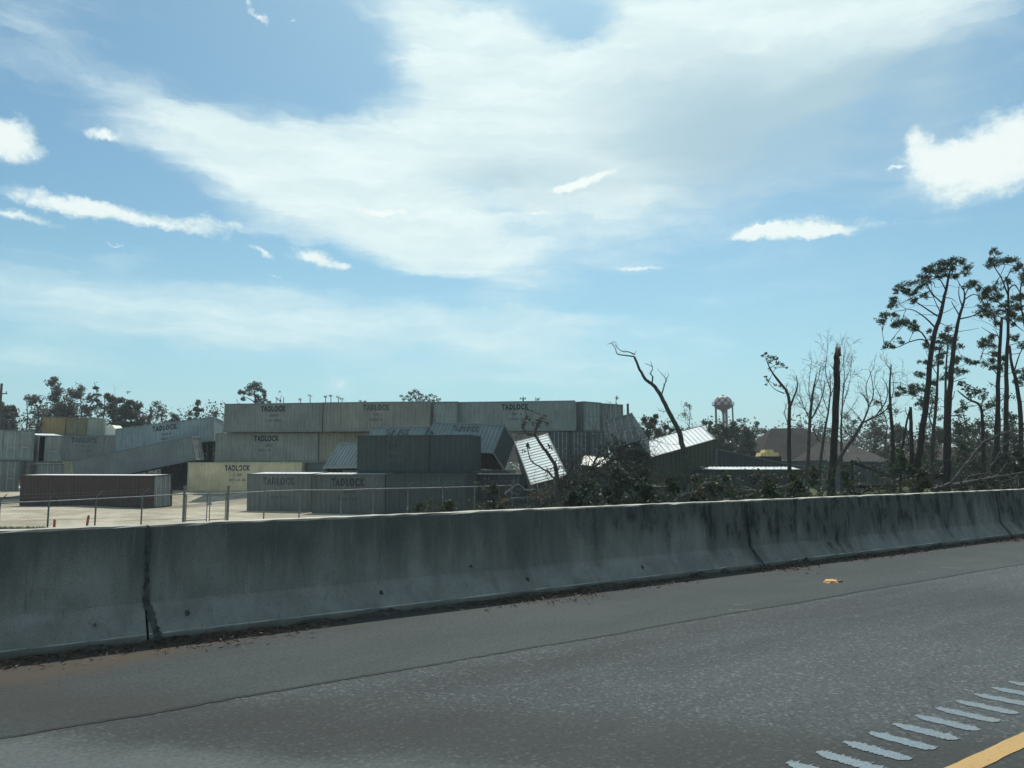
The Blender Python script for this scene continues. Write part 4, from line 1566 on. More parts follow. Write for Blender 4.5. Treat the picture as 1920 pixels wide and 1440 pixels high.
b.add([(-.50, -.8, hz_ + .123), (.52, -.8, hz_ + .123), (.52, .7, hz_ + .123), (-.50, .7, hz_ + .123), (-.42, -.7, hz_ + .44), (.46, -.7, hz_ + .44), (.46, .6, hz_ + .44), (-.42, .6, hz_ + .44)],
      [(3, 2, 1, 0), (4, 5, 6, 7), (0, 1, 5, 4), (1, 2, 6, 5), (2, 3, 7, 6), (3, 0, 4, 7)])
b.build('cab_roof', M['yellow'], mach)
b = MB()
b.box((-1.2, -1.0, .5), (1.2, 1.0, hz_ - .283))
b.build('chassis', M['dark'], mach)
for sy in (-1.05, .65):
    b = MB()
    q = 20
    ring = [(1.35 * math.cos(a) + (.5 if math.cos(a) > 0 else -.5), .42 + .42 * math.sin(a)) for a in np.linspace(0, 2 * math.pi, q + 1)[:-1]]
    b.add([(x, sy, z) for x, z in ring] + [(x, sy + .4, z) for x, z in ring], [tuple(range(q)), tuple(range(2 * q - 1, q - 1, -1))] + [(i, q + i, q + (i + 1) % q, (i + 1) % q) for i in range(q)])
    b.build('track', M['dark'], mach)


# ---------------------------------------------------------------- trees, shrubs, wreckage
def jig(p_, s_):
    return p_ + rng.normal(size=3) * s_


def smooth_path(pts, rad, sub=3):
    """Catmull-Rom through the given points"""
    P_ = [np.asarray(q_, float) for q_ in pts]
    n_ = len(P_)
    if n_ < 3:
        return P_, list(rad)
    out, rr = [], []
    for i in range(n_ - 1):
        a, b_, c_, d_ = P_[max(i - 1, 0)], P_[i], P_[i + 1], P_[min(i + 2, n_ - 1)]
        for k_ in range(sub):
            t_ = k_ / sub
            out.append(.5 * ((2 * b_) + (c_ - a) * t_ + (2 * a - 5 * b_ + 4 * c_ - d_) * t_ ** 2 + (3 * b_ - a - 3 * c_ + d_) * t_ ** 3))
            rr.append(rad[i] * (1 - t_) + rad[i + 1] * t_)
    out.append(P_[-1])
    rr.append(rad[-1])
    return out, rr


def grow(mb, p_, d_, length, r_, depth, tips, spread=.6, kids=(2, 3), up=.12, curl=.18, keep=.78, seg=4, minr=.006):
    """recursive branch; tips collects the (point, direction) of the last twigs"""
    pts, rad = [p_], [r_]
    q_, dd = np.array(p_, float), np.array(d_, float)
    for i in range(seg):
        dd = dd + rng.normal(size=3) * curl + UP * up
        dd /= np.linalg.norm(dd)
        q_ = q_ + dd * length / seg
        pts.append(q_)
        rad.append(max(minr, r_ * (1 - .5 * (i + 1) / seg)))
    mb.tube(pts, rad, 6 if r_ > .08 else (4 if r_ > .03 else 3), cap=False)
    if depth <= 0:
        tips.append((q_, dd))
        return
    for k_ in range(random.randint(*kids)):
        i = random.randint(max(1, seg - 2), seg) if k_ else seg
        nd = dd + rng.normal(size=3) * spread
        nd /= np.linalg.norm(nd)
        grow(mb, pts[i], nd, length * keep * random.uniform(.75, 1.1), max(minr, rad[i] * .72), depth - 1, tips, spread, kids, up, curl, keep, max(2, seg - 1), minr)


def leafy(mb, cen, radius, n_, size, flat=.8, tri=False, aspect=.6):
    c_ = rng.normal(size=(n_, 3))
    c_ /= np.linalg.norm(c_, axis=1, keepdims=True)
    c_ = cen + c_ * (rng.uniform(0, 1, (n_, 1)) ** .45) * radius * np.array([1, 1, flat])
    mb.cards(c_, rng.uniform(.6, 1.3, n_) * size, aspect, tri)


def needles(mb, cen, radius, n_tuft, ln):
    """pine foliage: ragged clusters of short needle bursts at shoot ends"""
    ns = random.randint(3, 5)
    for s_ in range(ns):
        sc_ = cen + rng.normal(size=3) * radius * .55 * np.array([1, 1, .7])
        rs = radius * random.uniform(.35, .7)
        m_ = max(4, int(n_tuft * 1.5 / ns))
        c_ = rng.normal(size=(m_, 3)) * rs * .55 * np.array([1, 1, .7]) + sc_
        k_ = 7
        cc = np.repeat(c_, k_, 0) + rng.normal(size=(m_ * k_, 3)) * .03
        dd = rng.normal(size=(len(cc), 3)) + np.array([0, 0, .3])
        mb.cards(cc, rng.uniform(.5, 1.2, len(cc)) * ln * .72, .30, True, dirs=dd)


def tree_root(name, label, base, cat='tree', group=None):
    return thing(name, label, cat, (float(base[0]), float(base[1]), gh(base)), group)


def stem_down(path, by=.3):
    """carries a trunk path down into the ground"""
    p_ = path[0].copy()
    g_ = gh(p_) - by
    if p_[2] > g_:
        lo = p_.copy()
        lo[2] = g_
        d_ = path[0] - path[1]
        if abs(d_[2]) > .05:
            lo[:2] += np.clip(d_[:2] / abs(d_[2]) * (p_[2] - g_) * .5, -1.2, 1.2)
        return [lo] + path
    return path


# ---- hand-posed trees: waypoints are read off the photograph, at one distance each, with depth scatter on the limbs
def posed(name, label, d, trunk, rad, limbs=(), clumps=(), leafkind='needles', leafmat=None, twig=0, clump_n=60, size=.22, mat=None, cat='tree', depthvar=1.2, twigs_on=None, twigpar=None, splinter=None):
    mat = mat or M['bark_pine']
    tp = [at(x, y, d) for x, y in trunk]
    tp = stem_down(tp)
    if name in ('pine_tree', 'broken_stump', 'leaning_tree') and d < 90:
        rad = [r_ * .70 for r_ in rad]
    if name == 'pine_tree' or name == 'leaning_tree':
        clump_n = int(clump_n * 2.1)
        clumps = [(x_ + rng.normal() * .8, y_ + rng.normal() * .8, r_ * 1.2) for x_, y_, r_ in clumps]
    rr = list(rad) if len(rad) == len(tp) else list(np.interp(np.linspace(0, 1, len(tp)), np.linspace(0, 1, len(rad)), rad))
    root = tree_root(name, label, tp[0], cat)
    o_ = np.array(root.location)
    sp, sr = smooth_path(tp, rr, 4)
    sp = [q_ + rng.normal(size=3) * min(.02, r_ * .12) for q_, r_ in zip(sp, sr)]
    b = MB()
    b.tube(sp, sr, 9)
    if splinter:
        top, tr = sp[-1], sr[-1]
    b.build('trunk', mat, root, smooth=True, origin=o_)
    root.children[0].location = (0, 0, 0)
    mbl = MB()
    tips = []
    apart = d < 90
    limb_pts = []
    if limbs:
        for lm in limbs:
            if apart:
                mbl = MB()
            r0 = lm[0]
            dep = rng.normal() * depthvar
            pts = []
            for i, (x, y) in enumerate(lm[1]):
                pts.append(at(x, y, d + dep * (i / max(1, len(lm[1]) - 1))))
            rd = list(np.linspace(r0, max(.008, r0 * .3), len(pts)))
            s2, r2 = smooth_path(pts, rd, 3)
            mbl.tube(s2, r2, 5, cap=False)
            if twig:
                for i in range(1, len(s2)):
                    for _ in range(twig):
                        if random.random() < .6:
                            dd = s2[i] - s2[i - 1]
                            dd = dd / np.linalg.norm(dd) + rng.normal(size=3) * .75
                            dd /= np.linalg.norm(dd)
                            grow(mbl, s2[i], dd, (twigpar or {}).get('len', .7) * random.uniform(.5, 1.2), max(.007, r2[i] * .5), (twigpar or {}).get('depth', 1), tips, .55, (1, 3), .1, .22)
            if apart:
                mbl.build('limb', mat, root, origin=o_).location = (0, 0, 0)
                limb_pts += mbl.v
                mbl = MB()
    if name == 'pine_tree' and d < 90:
        for k_ in range(14):
            i = random.randint(int(len(sp) * .3), len(sp) - 2)
            dd = rng.normal(size=3) * np.array([1, 1, .35])
            dd /= np.linalg.norm(dd)
            grow(mbl, sp[i], dd, random.uniform(.3, 1.3), max(.012, sr[i] * .22), random.choice((0, 0, 1)), tips, .5, (1, 2), .05, .25, .7, 3)
    if clumps:
        lf = MB()
        for (x, y, pr_) in clumps:
            c_ = at(x, y, d + rng.normal() * depthvar)
            radm = pr_ / FPX * d
            # a shoot from the nearest limb or trunk point
            if leafkind == 'needles':
                needles(lf, c_, radm, max(6, int(clump_n * (radm / .6) ** 1.5)), size)
            else:
                leafy(lf, c_, radm, max(8, int(clump_n * (radm / .6) ** 1.5)), size)
            if name == 'distant_pine':
                continue
            allp = np.concatenate(limb_pts + mbl.v) if (limb_pts or mbl.v) else np.array(sp)
            nr = allp[np.argmin(np.linalg.norm(allp - c_, axis=1))]
            mid = (nr + c_) / 2 + rng.normal(size=3) * radm * .25
            mbl.tube([nr, mid, c_], [.022, .015, .008], 4, cap=False)
            for _ in range(3):
                e_ = c_ + rng.normal(size=3) * radm * .6
                mbl.tube([mid, (mid + e_) / 2 + rng.normal(size=3) * .05, e_], [.012, .009, .006], 3, cap=False)
        cr = lf.build('crown', leafmat or M['needles'], root, origin=o_)
        cr.location = (0, 0, 0)
    if mbl.v:
        lo = mbl.build('twigs' if apart else 'limbs', mat, root, origin=o_)
        lo['kind'] = 'stuff'
        lo.location = (0, 0, 0)
    return root, sp, sr


def z6(lst):
    return [(1600 + a / 2.88, 440 + b_ / 2.88) for a, b_ in lst]


def z6c(lst):
    return [(1600 + a / 2.88, 440 + b_ / 2.88, c_ / 2.88) for a, b_, c_ in lst]


def z5(lst):
    return [(1250 + a / 4.465, 620 + b_ / 4.465) for a, b_ in lst]


def z5c(lst):
    return [(1250 + a / 4.465, 620 + b_ / 4.465, c_ / 4.465) for a, b_, c_ in lst]


def z4(lst):
    return [(900 + a / 4.235, 620 + b_ / 4.235) for a, b_ in lst]


def z8(lst):
    return [(980 + a / 8.0, 760 + b_ / 8.0) for a, b_ in lst]


def z7(lst):
    return [(1480 + a / 4.364, 780 + b_ / 4.364) for a, b_ in lst]


# the two tall pines
posed('pine_tree', 'tall leaning pine with a one-sided crown swept to the left', 42,
      z6([(345, 1290), (355, 1180), (395, 880), (430, 580), (470, 430), (500, 300), (520, 200), (545, 150)]), [.25, .24, .23, .20, .16, .115, .07, .03],
      [(.05, z6([(440, 500), (390, 450), (330, 410), (280, 400)])), (.05, z6([(410, 600), (370, 530), (310, 500), (260, 480), (200, 450)])), (.045, z6([(405, 590), (370, 565), (300, 580), (230, 610), (165, 592)])),
       (.05, z6([(455, 440), (380, 390), (310, 340), (270, 280)])), (.045, z6([(480, 370), (420, 310), (385, 225)])), (.04, z6([(500, 300), (460, 230), (405, 190)])), (.035, z6([(510, 250), (540, 190), (560, 145)])),
       (.035, z6([(512, 240), (490, 190), (482, 155)])), (.03, z6([(490, 340), (530, 345), (560, 372)])), (.03, z6([(470, 420), (430, 330), (420, 250)])), (.03, z6([(520, 220), (570, 215), (605, 205)])),
       (.025, z6([(460, 470), (500, 490), (560, 485)])), (.03, z6([(425, 600), (430, 540), (470, 480)]))],
      z6c([(270, 280, 30), (300, 320, 26), (225, 340, 24), (212, 390, 26), (200, 440, 26), (160, 465, 18), (235, 480, 30), (275, 470, 28), (310, 490, 22), (340, 500, 22), (188, 592, 20), (222, 605, 14), (258, 575, 14),
           (345, 252, 24), (380, 270, 26), (382, 330, 18), (398, 200, 28), (430, 178, 24), (420, 245, 20), (482, 160, 28), (520, 150, 26), (552, 140, 26), (588, 170, 26), (604, 205, 18), (562, 215, 18), (500, 225, 18), (452, 228, 18), (330, 362, 14), (250, 300, 16),
           (330, 310, 16), (540, 180, 22), (465, 190, 20)]), clump_n=52, size=.21, depthvar=1.6)
posed('pine_tree', 'tall straight pine with a snapped top and bare upper limbs', 40,
      z6([(506, 1350), (508, 1200), (510, 1080), (520, 860), (540, 620), (570, 450), (600, 350), (594, 285)]), [.27, .26, .25, .215, .17, .12, .075, .03],
      [(.04, z6([(575, 455), (640, 440), (690, 415), (720, 385)])), (.04, z6([(590, 390), (570, 330), (572, 265)])), (.035, z6([(600, 350), (650, 322), (690, 345), (705, 375)])), (.035, z6([(575, 440), (540, 380), (530, 360)])),
       (.03, z6([(596, 300), (570, 260), (560, 235)])), (.03, z6([(598, 340), (630, 270), (650, 262)]))],
      z6c([(700, 405, 14), (655, 268, 16), (720, 385, 14)]), clump_n=46, size=.20)
# the cluster of pines at the right edge
posed('pine_tree', 'straight dark pine in the right-hand cluster, snapped at its top', 47, z6([(772, 1250), (775, 1060), (785, 730), (800, 470), (802, 455)]), [.25, .23, .19, .12, .08],
      [(.04, z6([(780, 545), (740, 530), (690, 498)])), (.03, z6([(785, 560), (770, 520), (750, 512)])), (.035, z6([(782, 690), (740, 650), (690, 640)])), (.035, z6([(780, 760), (730, 700), (680, 690)]))],
      z6c([(720, 570, 22), (700, 598, 20), (740, 600, 24), (680, 690, 13), (710, 696, 13), (742, 690, 20), (745, 560, 18), (760, 640, 18)]), clump_n=50, size=.22)
posed('pine_tree', 'tall pine at the right edge with a ragged crown reaching left', 45, z6([(822, 1300), (825, 1060), (825, 760), (835, 500), (836, 300), (822, 225)]), [.24, .23, .19, .13, .08, .04],
      [(.05, z6([(836, 330), (800, 235), (765, 180), (742, 125)])), (.05, z6([(838, 410), (790, 370), (740, 320), (680, 275)])), (.05, z6([(835, 300), (870, 270), (905, 320), (940, 380)])), (.045, z6([(838, 450), (880, 490), (930, 530)])),
       (.04, z6([(835, 460), (780, 440), (720, 430)])), (.035, z6([(826, 240), (860, 180), (900, 170)])), (.03, z6([(830, 600), (870, 590), (930, 570)]))],
      z6c([(745, 98, 20), (742, 148, 26), (780, 142, 30), (822, 150, 24), (858, 140, 26), (660, 268, 26), (700, 290, 30), (742, 305, 28), (760, 282, 24), (702, 338, 24), (760, 350, 30), (722, 400, 30), (760, 420, 30), (702, 432, 24),
           (820, 408, 34), (868, 420, 30), (850, 350, 28), (838, 250, 20), (782, 478, 20), (850, 462, 26), (900, 400, 28), (800, 330, 20)]), clump_n=52, size=.21, depthvar=1.8)
posed('pine_tree', 'forked pine cut off by the right edge of the scene', 49, z6([(905, 1250), (902, 960), (878, 790), (852, 690), (845, 600)]), [.25, .22, .17, .13, .08],
      [(.05, z6([(868, 740), (900, 640), (950, 560)])), (.04, z6([(850, 660), (830, 600), (826, 560)])), (.06, z6([(930, 520), (900, 330), (920, 200), (905, 150)]))],
      z6c([(900, 180, 30), (922, 205, 30), (940, 260, 30), (905, 335, 26), (912, 455, 26), (880, 560, 20), (912, 600, 22), (780, 660, 22), (800, 720, 24), (760, 722, 16), (880, 800, 22), (930, 760, 30)]), clump_n=50, size=.22)
# mid-distance pines between them
posed('pine_tree', 'slim dark pine behind the two tall pines', 64, z6([(428, 1230), (430, 1110), (450, 860), (458, 700), (470, 580)]), [.22, .21, .18, .12, .05],
      [(.04, z6([(452, 820), (390, 780), (350, 760)])), (.04, z6([(450, 880), (390, 850), (330, 830)])), (.04, z6([(456, 760), (420, 700), (385, 610)])), (.03, z6([(462, 660), (500, 600), (545, 570)]))],
      z6c([(470, 578, 26), (500, 548, 26), (540, 560, 24), (450, 620, 26), (382, 600, 18), (412, 522, 14), (480, 650, 28), (395, 690, 20), (440, 700, 26), (350, 760, 22), (330, 820, 26), (370, 840, 26), (300, 850, 22), (252, 850, 22), (430, 800, 20), (400, 900, 22), (362, 920, 20)]),
      clump_n=34, size=.30)
posed('pine_tree', 'thin pine with a clumpy crown seen between the two tall trunks', 66, z6([(492, 1240), (495, 960), (500, 740), (512, 560)]), [.20, .19, .14, .05],
      [(.04, z6([(500, 760), (560, 720), (630, 690)])), (.03, z6([(505, 660), (540, 630), (575, 610)]))],
      z6c([(530, 680, 28), (560, 610, 24), (560, 722, 26), (610, 680, 16), (638, 690, 12), (500, 760, 26), (520, 560, 20), (505, 520, 18), (535, 740, 22)]), clump_n=34, size=.30)
posed('leaning_tree', 'dark bent tree leaning left right of the tall pines', 44, z6([(702, 1190), (700, 1080), (687, 930), (622, 890), (562, 842)]), [.17, .16, .12, .08, .04],
      [(.05, z6([(690, 950), (700, 890), (720, 850)])), (.04, z6([(640, 900), (620, 850), (612, 820)])), (.035, z6([(690, 960), (740, 930), (770, 915)]))],
      z6c([(580, 812, 20), (622, 830, 24), (660, 840, 24), (702, 850, 24), (700, 882, 22), (602, 932, 18), (742, 920, 20), (560, 950, 14), (640, 870, 20)]), 'leaf', M['leaf_green'], clump_n=70, size=.17)
posed('thin_trunk', 'thin bare trunk with wispy side branches left of the leaning pine', 50, z6([(216, 1250), (215, 1140), (205, 980), (196, 840), (204, 702)]), [.15, .145, .12, .08, .03],
      [(.02, z6([(198, 760), (250, 740), (290, 765)])), (.02, z6([(200, 800), (250, 800), (295, 815)])), (.02, z6([(200, 730), (180, 700), (178, 690)])), (.02, z6([(202, 880), (250, 870), (290, 850)])), (.02, z6([(204, 930), (240, 960), (280, 950)]))],
      z6c([(250, 830, 16), (280, 850, 16)]), clump_n=20, size=.2, twig=2)
posed('broken_stump', 'tall splintered snag beside the foot of the leaning pine', 41, z6([(318, 1290), (316, 1200), (312, 1060), (309, 930)]), [.17, .165, .15, .10], [(.03, z6([(305, 1000), (285, 960), (280, 930)]))])
posed('broken_stump', 'thin leaning snag left of the splintered one', 43, z6([(258, 1220), (265, 1150), (285, 1030), (303, 950)]), [.10, .095, .085, .06], [(.025, z6([(285, 1030), (292, 1090), (280, 1140)]))])

# big snapped trunk in the middle right
rt_, sp, sr = posed('snapped_tree', 'thick dark trunk snapped off high up with a torn reddish top', 33, z5([(1375, 1480), (1382, 1330), (1400, 960), (1420, 560), (1424, 300), (1426, 190)]), [.175, .17, .155, .14, .135, .12],
                    [(.02, z5([(1395, 320), (1380, 300), (1372, 285)])), (.02, z5([(1392, 190), (1378, 186)]))])
o_ = np.array(rt_.location)
b = MB()
top = sp[-1]
for (dx, hh, w_) in ((-.07, .30, .035), (-.02, .50, .04), (.04, .42, .035), (.09, .36, .03), (.0, .22, .06), (-.09, .18, .03)):
    for k_ in range(2):
        base_ = top + RT * (dx + rng.normal() * .01) + FW * rng.normal() * .05 - UP * .12
        tip = base_ + UP * (hh + .12) * rng.uniform(.8, 1.05) + RT * rng.normal() * .03
        b.tube([base_, (base_ + tip) / 2 + RT * rng.normal() * .01, tip], [w_, w_ * .7, .004], 5)
for k_ in range(5):
    base_ = sp[-2 - k_] - FW * .11 + RT * rng.normal() * .06
    b.tube([base_, base_ + UP * .22 + RT * .01], [.03, .012], 4)
sb = b.build('torn_top', M['wood_torn'], rt_, origin=o_)
sb.location = (0, 0, 0)

# tree with the windblown tuft
posed('broken_tree', 'bare forked tree with one windblown leafy branch beside the water tower', 58, z5([(1024, 960), (1025, 820), (1030, 620), (1015, 540), (1000, 500)]), [.16, .15, .13, .11, .10],
      [(.09, z5([(1032, 640), (1070, 540), (1095, 465), (1085, 375)])), (.09, z5([(1000, 500), (920, 405), (862, 312), (832, 232)])), (.06, z5([(990, 480), (935, 410), (890, 352), (850, 280)])), (.045, z5([(985, 525), (905, 490), (852, 432)])),
       (.03, z5([(1000, 470), (1020, 430)])), (.03, z5([(870, 310), (920, 280), (975, 285), (1012, 315)])), (.03, z5([(835, 240), (815, 210), (790, 205)]))],
      z5c([(802, 208, 16), (830, 192, 20), (862, 220, 26), (900, 232, 30), (862, 262, 22), (930, 272, 22), (972, 288, 24), (1006, 312, 11), (912, 312, 13), (860, 325, 16), (846, 410, 17), (832, 452, 12), (912, 460, 16), (950, 462, 14), (1008, 490, 14), (825, 385, 10), (920, 240, 18)]),
      'leaf', M['leaf_dark'], clump_n=90, size=.19)

# curved bare tree in front of the white roof
posed('bare_tree', 'curved dark leafless tree arching up to the left over the white roof', 30,
      z4([(1655, 1340), (1640, 1130), (1612, 930), (1570, 770), (1500, 650), (1440, 520), (1375, 430), (1320, 390), (1270, 310), (1225, 205)]), [.13, .12, .11, .10, .092, .082, .072, .062, .052, .042],
      [(.032, z4([(1225, 205), (1150, 195), (1090, 185), (1075, 140), (1040, 95)])), (.026, z4([(1228, 190), (1180, 168), (1130, 165), (1085, 130), (1070, 100)])), (.014, z4([(1225, 190), (1240, 160)])), (.032, z4([(1366, 418), (1370, 365), (1354, 342), (1370, 290), (1310, 260)])),
       (.015, z4([(1370, 292), (1356, 246)])), (.03, z4([(1440, 512), (1468, 420), (1476, 385), (1430, 328)])), (.018, z4([(1474, 395), (1500, 350)])), (.016, z4([(1520, 690), (1512, 650)])), (.012, z4([(1480, 640), (1440, 640), (1420, 625)])),
       (.010, z4([(1045, 100), (1070, 85)])), (.010, z4([(1042, 98), (1012, 108)]))],
      mat=M['bark_grey'], depthvar=.5, twig=1, twigpar={'len': .18, 'depth': 0})

# the V-shaped bare tree behind the snapped trunk
posed('bare_tree', 'pale forked leafless tree leaning right behind the snapped trunk', 46, z5([(1395, 1190), (1420, 1110), (1560, 900), (1640, 770)]), [.13, .125, .11, .085],
      [(.06, z5([(1640, 770), (1690, 640), (1660, 560), (1620, 520)])), (.06, z5([(1640, 770), (1760, 715), (1840, 660), (1920, 600)])), (.045, z5([(1690, 640), (1730, 540), (1720, 420), (1700, 330)])), (.045, z5([(1745, 720), (1830, 600), (1850, 480), (1800, 390)])),
       (.035, z5([(1690, 640), (1670, 480), (1690, 400), (1740, 290)])), (.035, z5([(1560, 900), (1480, 820), (1450, 640)])), (.03, z5([(1800, 690), (1790, 560), (1740, 440), (1760, 330)])), (.03, z5([(1640, 770), (1580, 690), (1510, 620)])),
       (.028, z5([(1840, 660), (1900, 500), (1880, 340), (1840, 280)]))],
      mat=M['bark_grey'], twig=2, twigpar={'len': .5, 'depth': 1}, depthvar=1.8)

# grey wispy trees round the snapped trunk
for (lab, d_, tr, rd, lb) in [
    ('dark forked tree with grey wispy twigs left of the snapped trunk', 44, z5([(1175, 1200), (1182, 1100), (1208, 650), (1232, 480), (1255, 360)]), [.13, .12, .09, .06, .02],
     [(.05, z5([(1215, 735), (1260, 650), (1310, 520), (1320, 420)])), (.035, z5([(1200, 760), (1160, 660), (1120, 560), (1110, 440)])), (.03, z5([(1212, 640), (1190, 500), (1200, 360), (1215, 260)])), (.03, z5([(1230, 490), (1270, 400), (1290, 300)])), (.03, z5([(1205, 720), (1140, 640), (1090, 560)])),
      (.04, z5([(1225, 820), (1280, 930), (1300, 910)]))]),
    ('slim grey tree just left of the snapped trunk with fine twigs', 47, z5([(1280, 1170), (1292, 1060), (1325, 830), (1352, 680), (1370, 520), (1365, 330)]), [.11, .10, .08, .06, .04, .015],
     [(.03, z5([(1352, 680), (1310, 560), (1290, 430), (1320, 300)])), (.03, z5([(1366, 560), (1420, 420), (1470, 300), (1500, 150)])), (.03, z5([(1368, 480), (1330, 350), (1340, 220), (1350, 120)])), (.03, z5([(1340, 740), (1280, 680), (1250, 560)]))]),
    ('slim grey tree just right of the snapped trunk with fine pale twigs', 49, z5([(1462, 1150), (1464, 1000), (1460, 820), (1470, 640), (1480, 430)]), [.10, .09, .07, .05, .02],
     [(.03, z5([(1468, 650), (1510, 520), (1540, 380), (1550, 200)])), (.03, z5([(1474, 560), (1490, 420), (1480, 260), (1490, 110)])), (.03, z5([(1464, 740), (1540, 660), (1600, 560)])), (.03, z5([(1476, 470), (1530, 330), (1545, 260)]))])]:
    posed('bare_tree', lab, d_, tr, rd, lb, mat=M['bark_grey'], twig=3, twigpar={'len': .55, 'depth': 2}, depthvar=1.5)


# ---- grown trees of the middle and far distance
def grown(name, label, px, ybase, ytop, d, spread_px, leafmat, dens=1.0, size=.4, bare=0.0, mat=None, group=None, crown_from=.30, open_=.5, kids=(2, 3), cat='tree', depth=3, lean=0.0, trunk_r=None):
    g0 = colz(px, d, 0.0)
    g_ = gh(g0)
    base = np.array([g0[0], g0[1], g_ - .2])
    top = at(px, ytop, d)
    H_ = top[2] - g_
    wid = spread_px / FPX * d
    root = thing(name, label, cat, (base[0], base[1], g_), group)
    o_ = np.array([base[0], base[1], g_])
    mb = MB()
    tips = []
    r0 = trunk_r or max(.07, H_ * .014)
    n_ = 7
    pts = [base]
    for i in range(1, n_ + 1):
        t_ = i / n_
        pts.append(np.array([base[0], base[1], g_]) + UP * H_ * t_ * .93 + RT * (lean * H_ * t_ + rng.normal() * .02 * H_ * (t_ > .2)) + FW * rng.normal() * .02 * H_)
    rad = [r0 * (1 - .82 * i / n_) for i in range(n_ + 1)]
    sp_, sr_ = smooth_path(pts, rad, 2)
    mb.tube(sp_, sr_, 7)
    nb = int(9 + 5 * dens)
    lim = MB()
    for k_ in range(nb):
        t_ = crown_from + (1 - crown_from) * (k_ + random.random()) / nb
        i = min(len(sp_) - 2, int(t_ * (len(sp_) - 1)))
        p_ = sp_[i]
        an = random.uniform(0, 2 * math.pi)
        prof = math.sin(math.pi * min(1, max(.12, (t_ - crown_from) / (1 - crown_from) * .85 + .15))) ** .7
        ln = wid * (.30 + .75 * prof) * random.uniform(.5, 1.0)
        dd = np.array([math.cos(an), math.sin(an), random.uniform(.25, .8)])
        dd /= np.linalg.norm(dd)
        grow(lim, p_, dd, ln * .62, max(.015, sr_[i] * .5), depth - 1, tips, open_, kids, .10, .20, .66, 3, .008 + d * .00006)
    mb.build('trunk', mat or M['bark_grey'], root, smooth=True, origin=o_).location = (0, 0, 0)
    lo = lim.build('limbs', mat or M['bark_grey'], root, origin=o_)
    lo.location = (0, 0, 0)
    lo['kind'] = 'stuff'
    lf = MB()
    for (p_, dd) in tips:
        if random.random() < bare:
            continue
        rr_ = wid * random.uniform(.13, .30)
        leafy(lf, p_, rr_, max(4, int(15 * dens * random.uniform(.4, 1.5))), size * .85, .85)
    if bare < .6:
        for k_ in range(int(46 * (1 - bare) * dens)):
            t_ = random.uniform(.02, .97)
            an = random.uniform(0, 6.28)
            prof = math.sin(math.pi * min(1, t_ * .78 + .2)) ** .8
            rr_ = wid * .62 * prof * random.random() ** .6
            c_ = sp_[min(len(sp_) - 1, int(t_ * (len(sp_) - 1)))] + np.array([math.cos(an) * rr_, math.sin(an) * rr_, rng.normal() * .04 * H_])
            leafy(lf, c_, wid * random.uniform(.07, .2), random.randint(5, 16), size * .8, .9)
    if lf.n:
        lf.build('crown', leafmat, root, origin=o_).location = (0, 0, 0)
    return root


LEFTW = [
    ('dark tree behind the utility pole at the left edge', -14, 742, 125, 22, 1.3, .5, .05, .2),
    ('low dark tree filling the left edge behind the house', 12, 752, 118, 24, 1.6, .5, .0, .1),
    ('open-crowned tree with sky gaps right of the utility pole', 45, 729, 124, 26, .55, .48, .35, .35),
    ('dark twisted tree with a clear trunk left of the tallest one', 62, 733, 120, 20, .7, .45, .25, .4),
    ('tallest dark tree of the wood above the brown storage box', 100, 703, 128, 30, 1.25, .46, .12, .2),
    ('dense dark tree between the two tallest of the left wood', 124, 722, 126, 24, 1.4, .48, .05, .2),
    ('broad dark tree above the pale storage box', 143, 711, 130, 26, 1.2, .46, .15, .2),
    ('thin tree with a lone leafy shoot above the white box', 166, 703, 127, 11, .7, .42, .3, .35),
    ('scruffy half-bare tree with twigs right of the leafy shoot', 186, 726, 128, 20, .8, .44, .45, .25),
    ('dense round-topped dark tree above the tipped container', 206, 731, 122, 20, 1.7, .48, .0, .15),
    ('dense dark tree left of the middle of the tipped container', 230, 739, 120, 21, 1.7, .48, .0, .12),
    ('dark bushy tree above the lettering of the tipped container', 250, 744, 121, 19, 1.5, .48, .05, .15),
    ('see-through tree with grey twigs above the tipped container', 274, 748, 124, 22, .75, .42, .4, .2),
    ('half-bare tree with a small dark tuft above the tipped container', 303, 748, 126, 20, .7, .42, .5, .25),
    ('low brownish tree above the right half of the tipped container', 324, 768, 120, 18, 1.2, .42, .2, .1),
    ('narrow upright dark tree near the raised end of the tipped container', 361, 739, 124, 14, 1.0, .40, .2, .2),
    ('small dark tree against the corner of the tall back stack', 399, 761, 128, 10, 1.0, .40, .1, .3),
    ('low scrubby tree behind the raised end of the tipped container', 382, 772, 122, 14, .9, .40, .35, .1)]
for (lab, px, yt, d_, sp_, dn, sz, br, cf) in LEFTW:
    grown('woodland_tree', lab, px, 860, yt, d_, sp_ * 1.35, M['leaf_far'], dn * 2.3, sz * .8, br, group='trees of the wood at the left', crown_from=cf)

# bare saplings standing out above that wood
for (lab, px, yt, d_, sp_) in [('pale leafless sapling above the scruffy tree of the left wood', 209, 706, 132, 10), ('pale leafless sapling above the see-through tree of the left wood', 297, 738, 132, 12), ('leafless tree against the left corner of the back stack', 412, 764, 126, 14)]:
    grown('bare_sapling', lab, px, 860, yt, d_, sp_ * 1.2, M['leaf_brown'], .4, .2, .93, mat=M['bark_pale'], crown_from=.35, depth=4, trunk_r=.06)

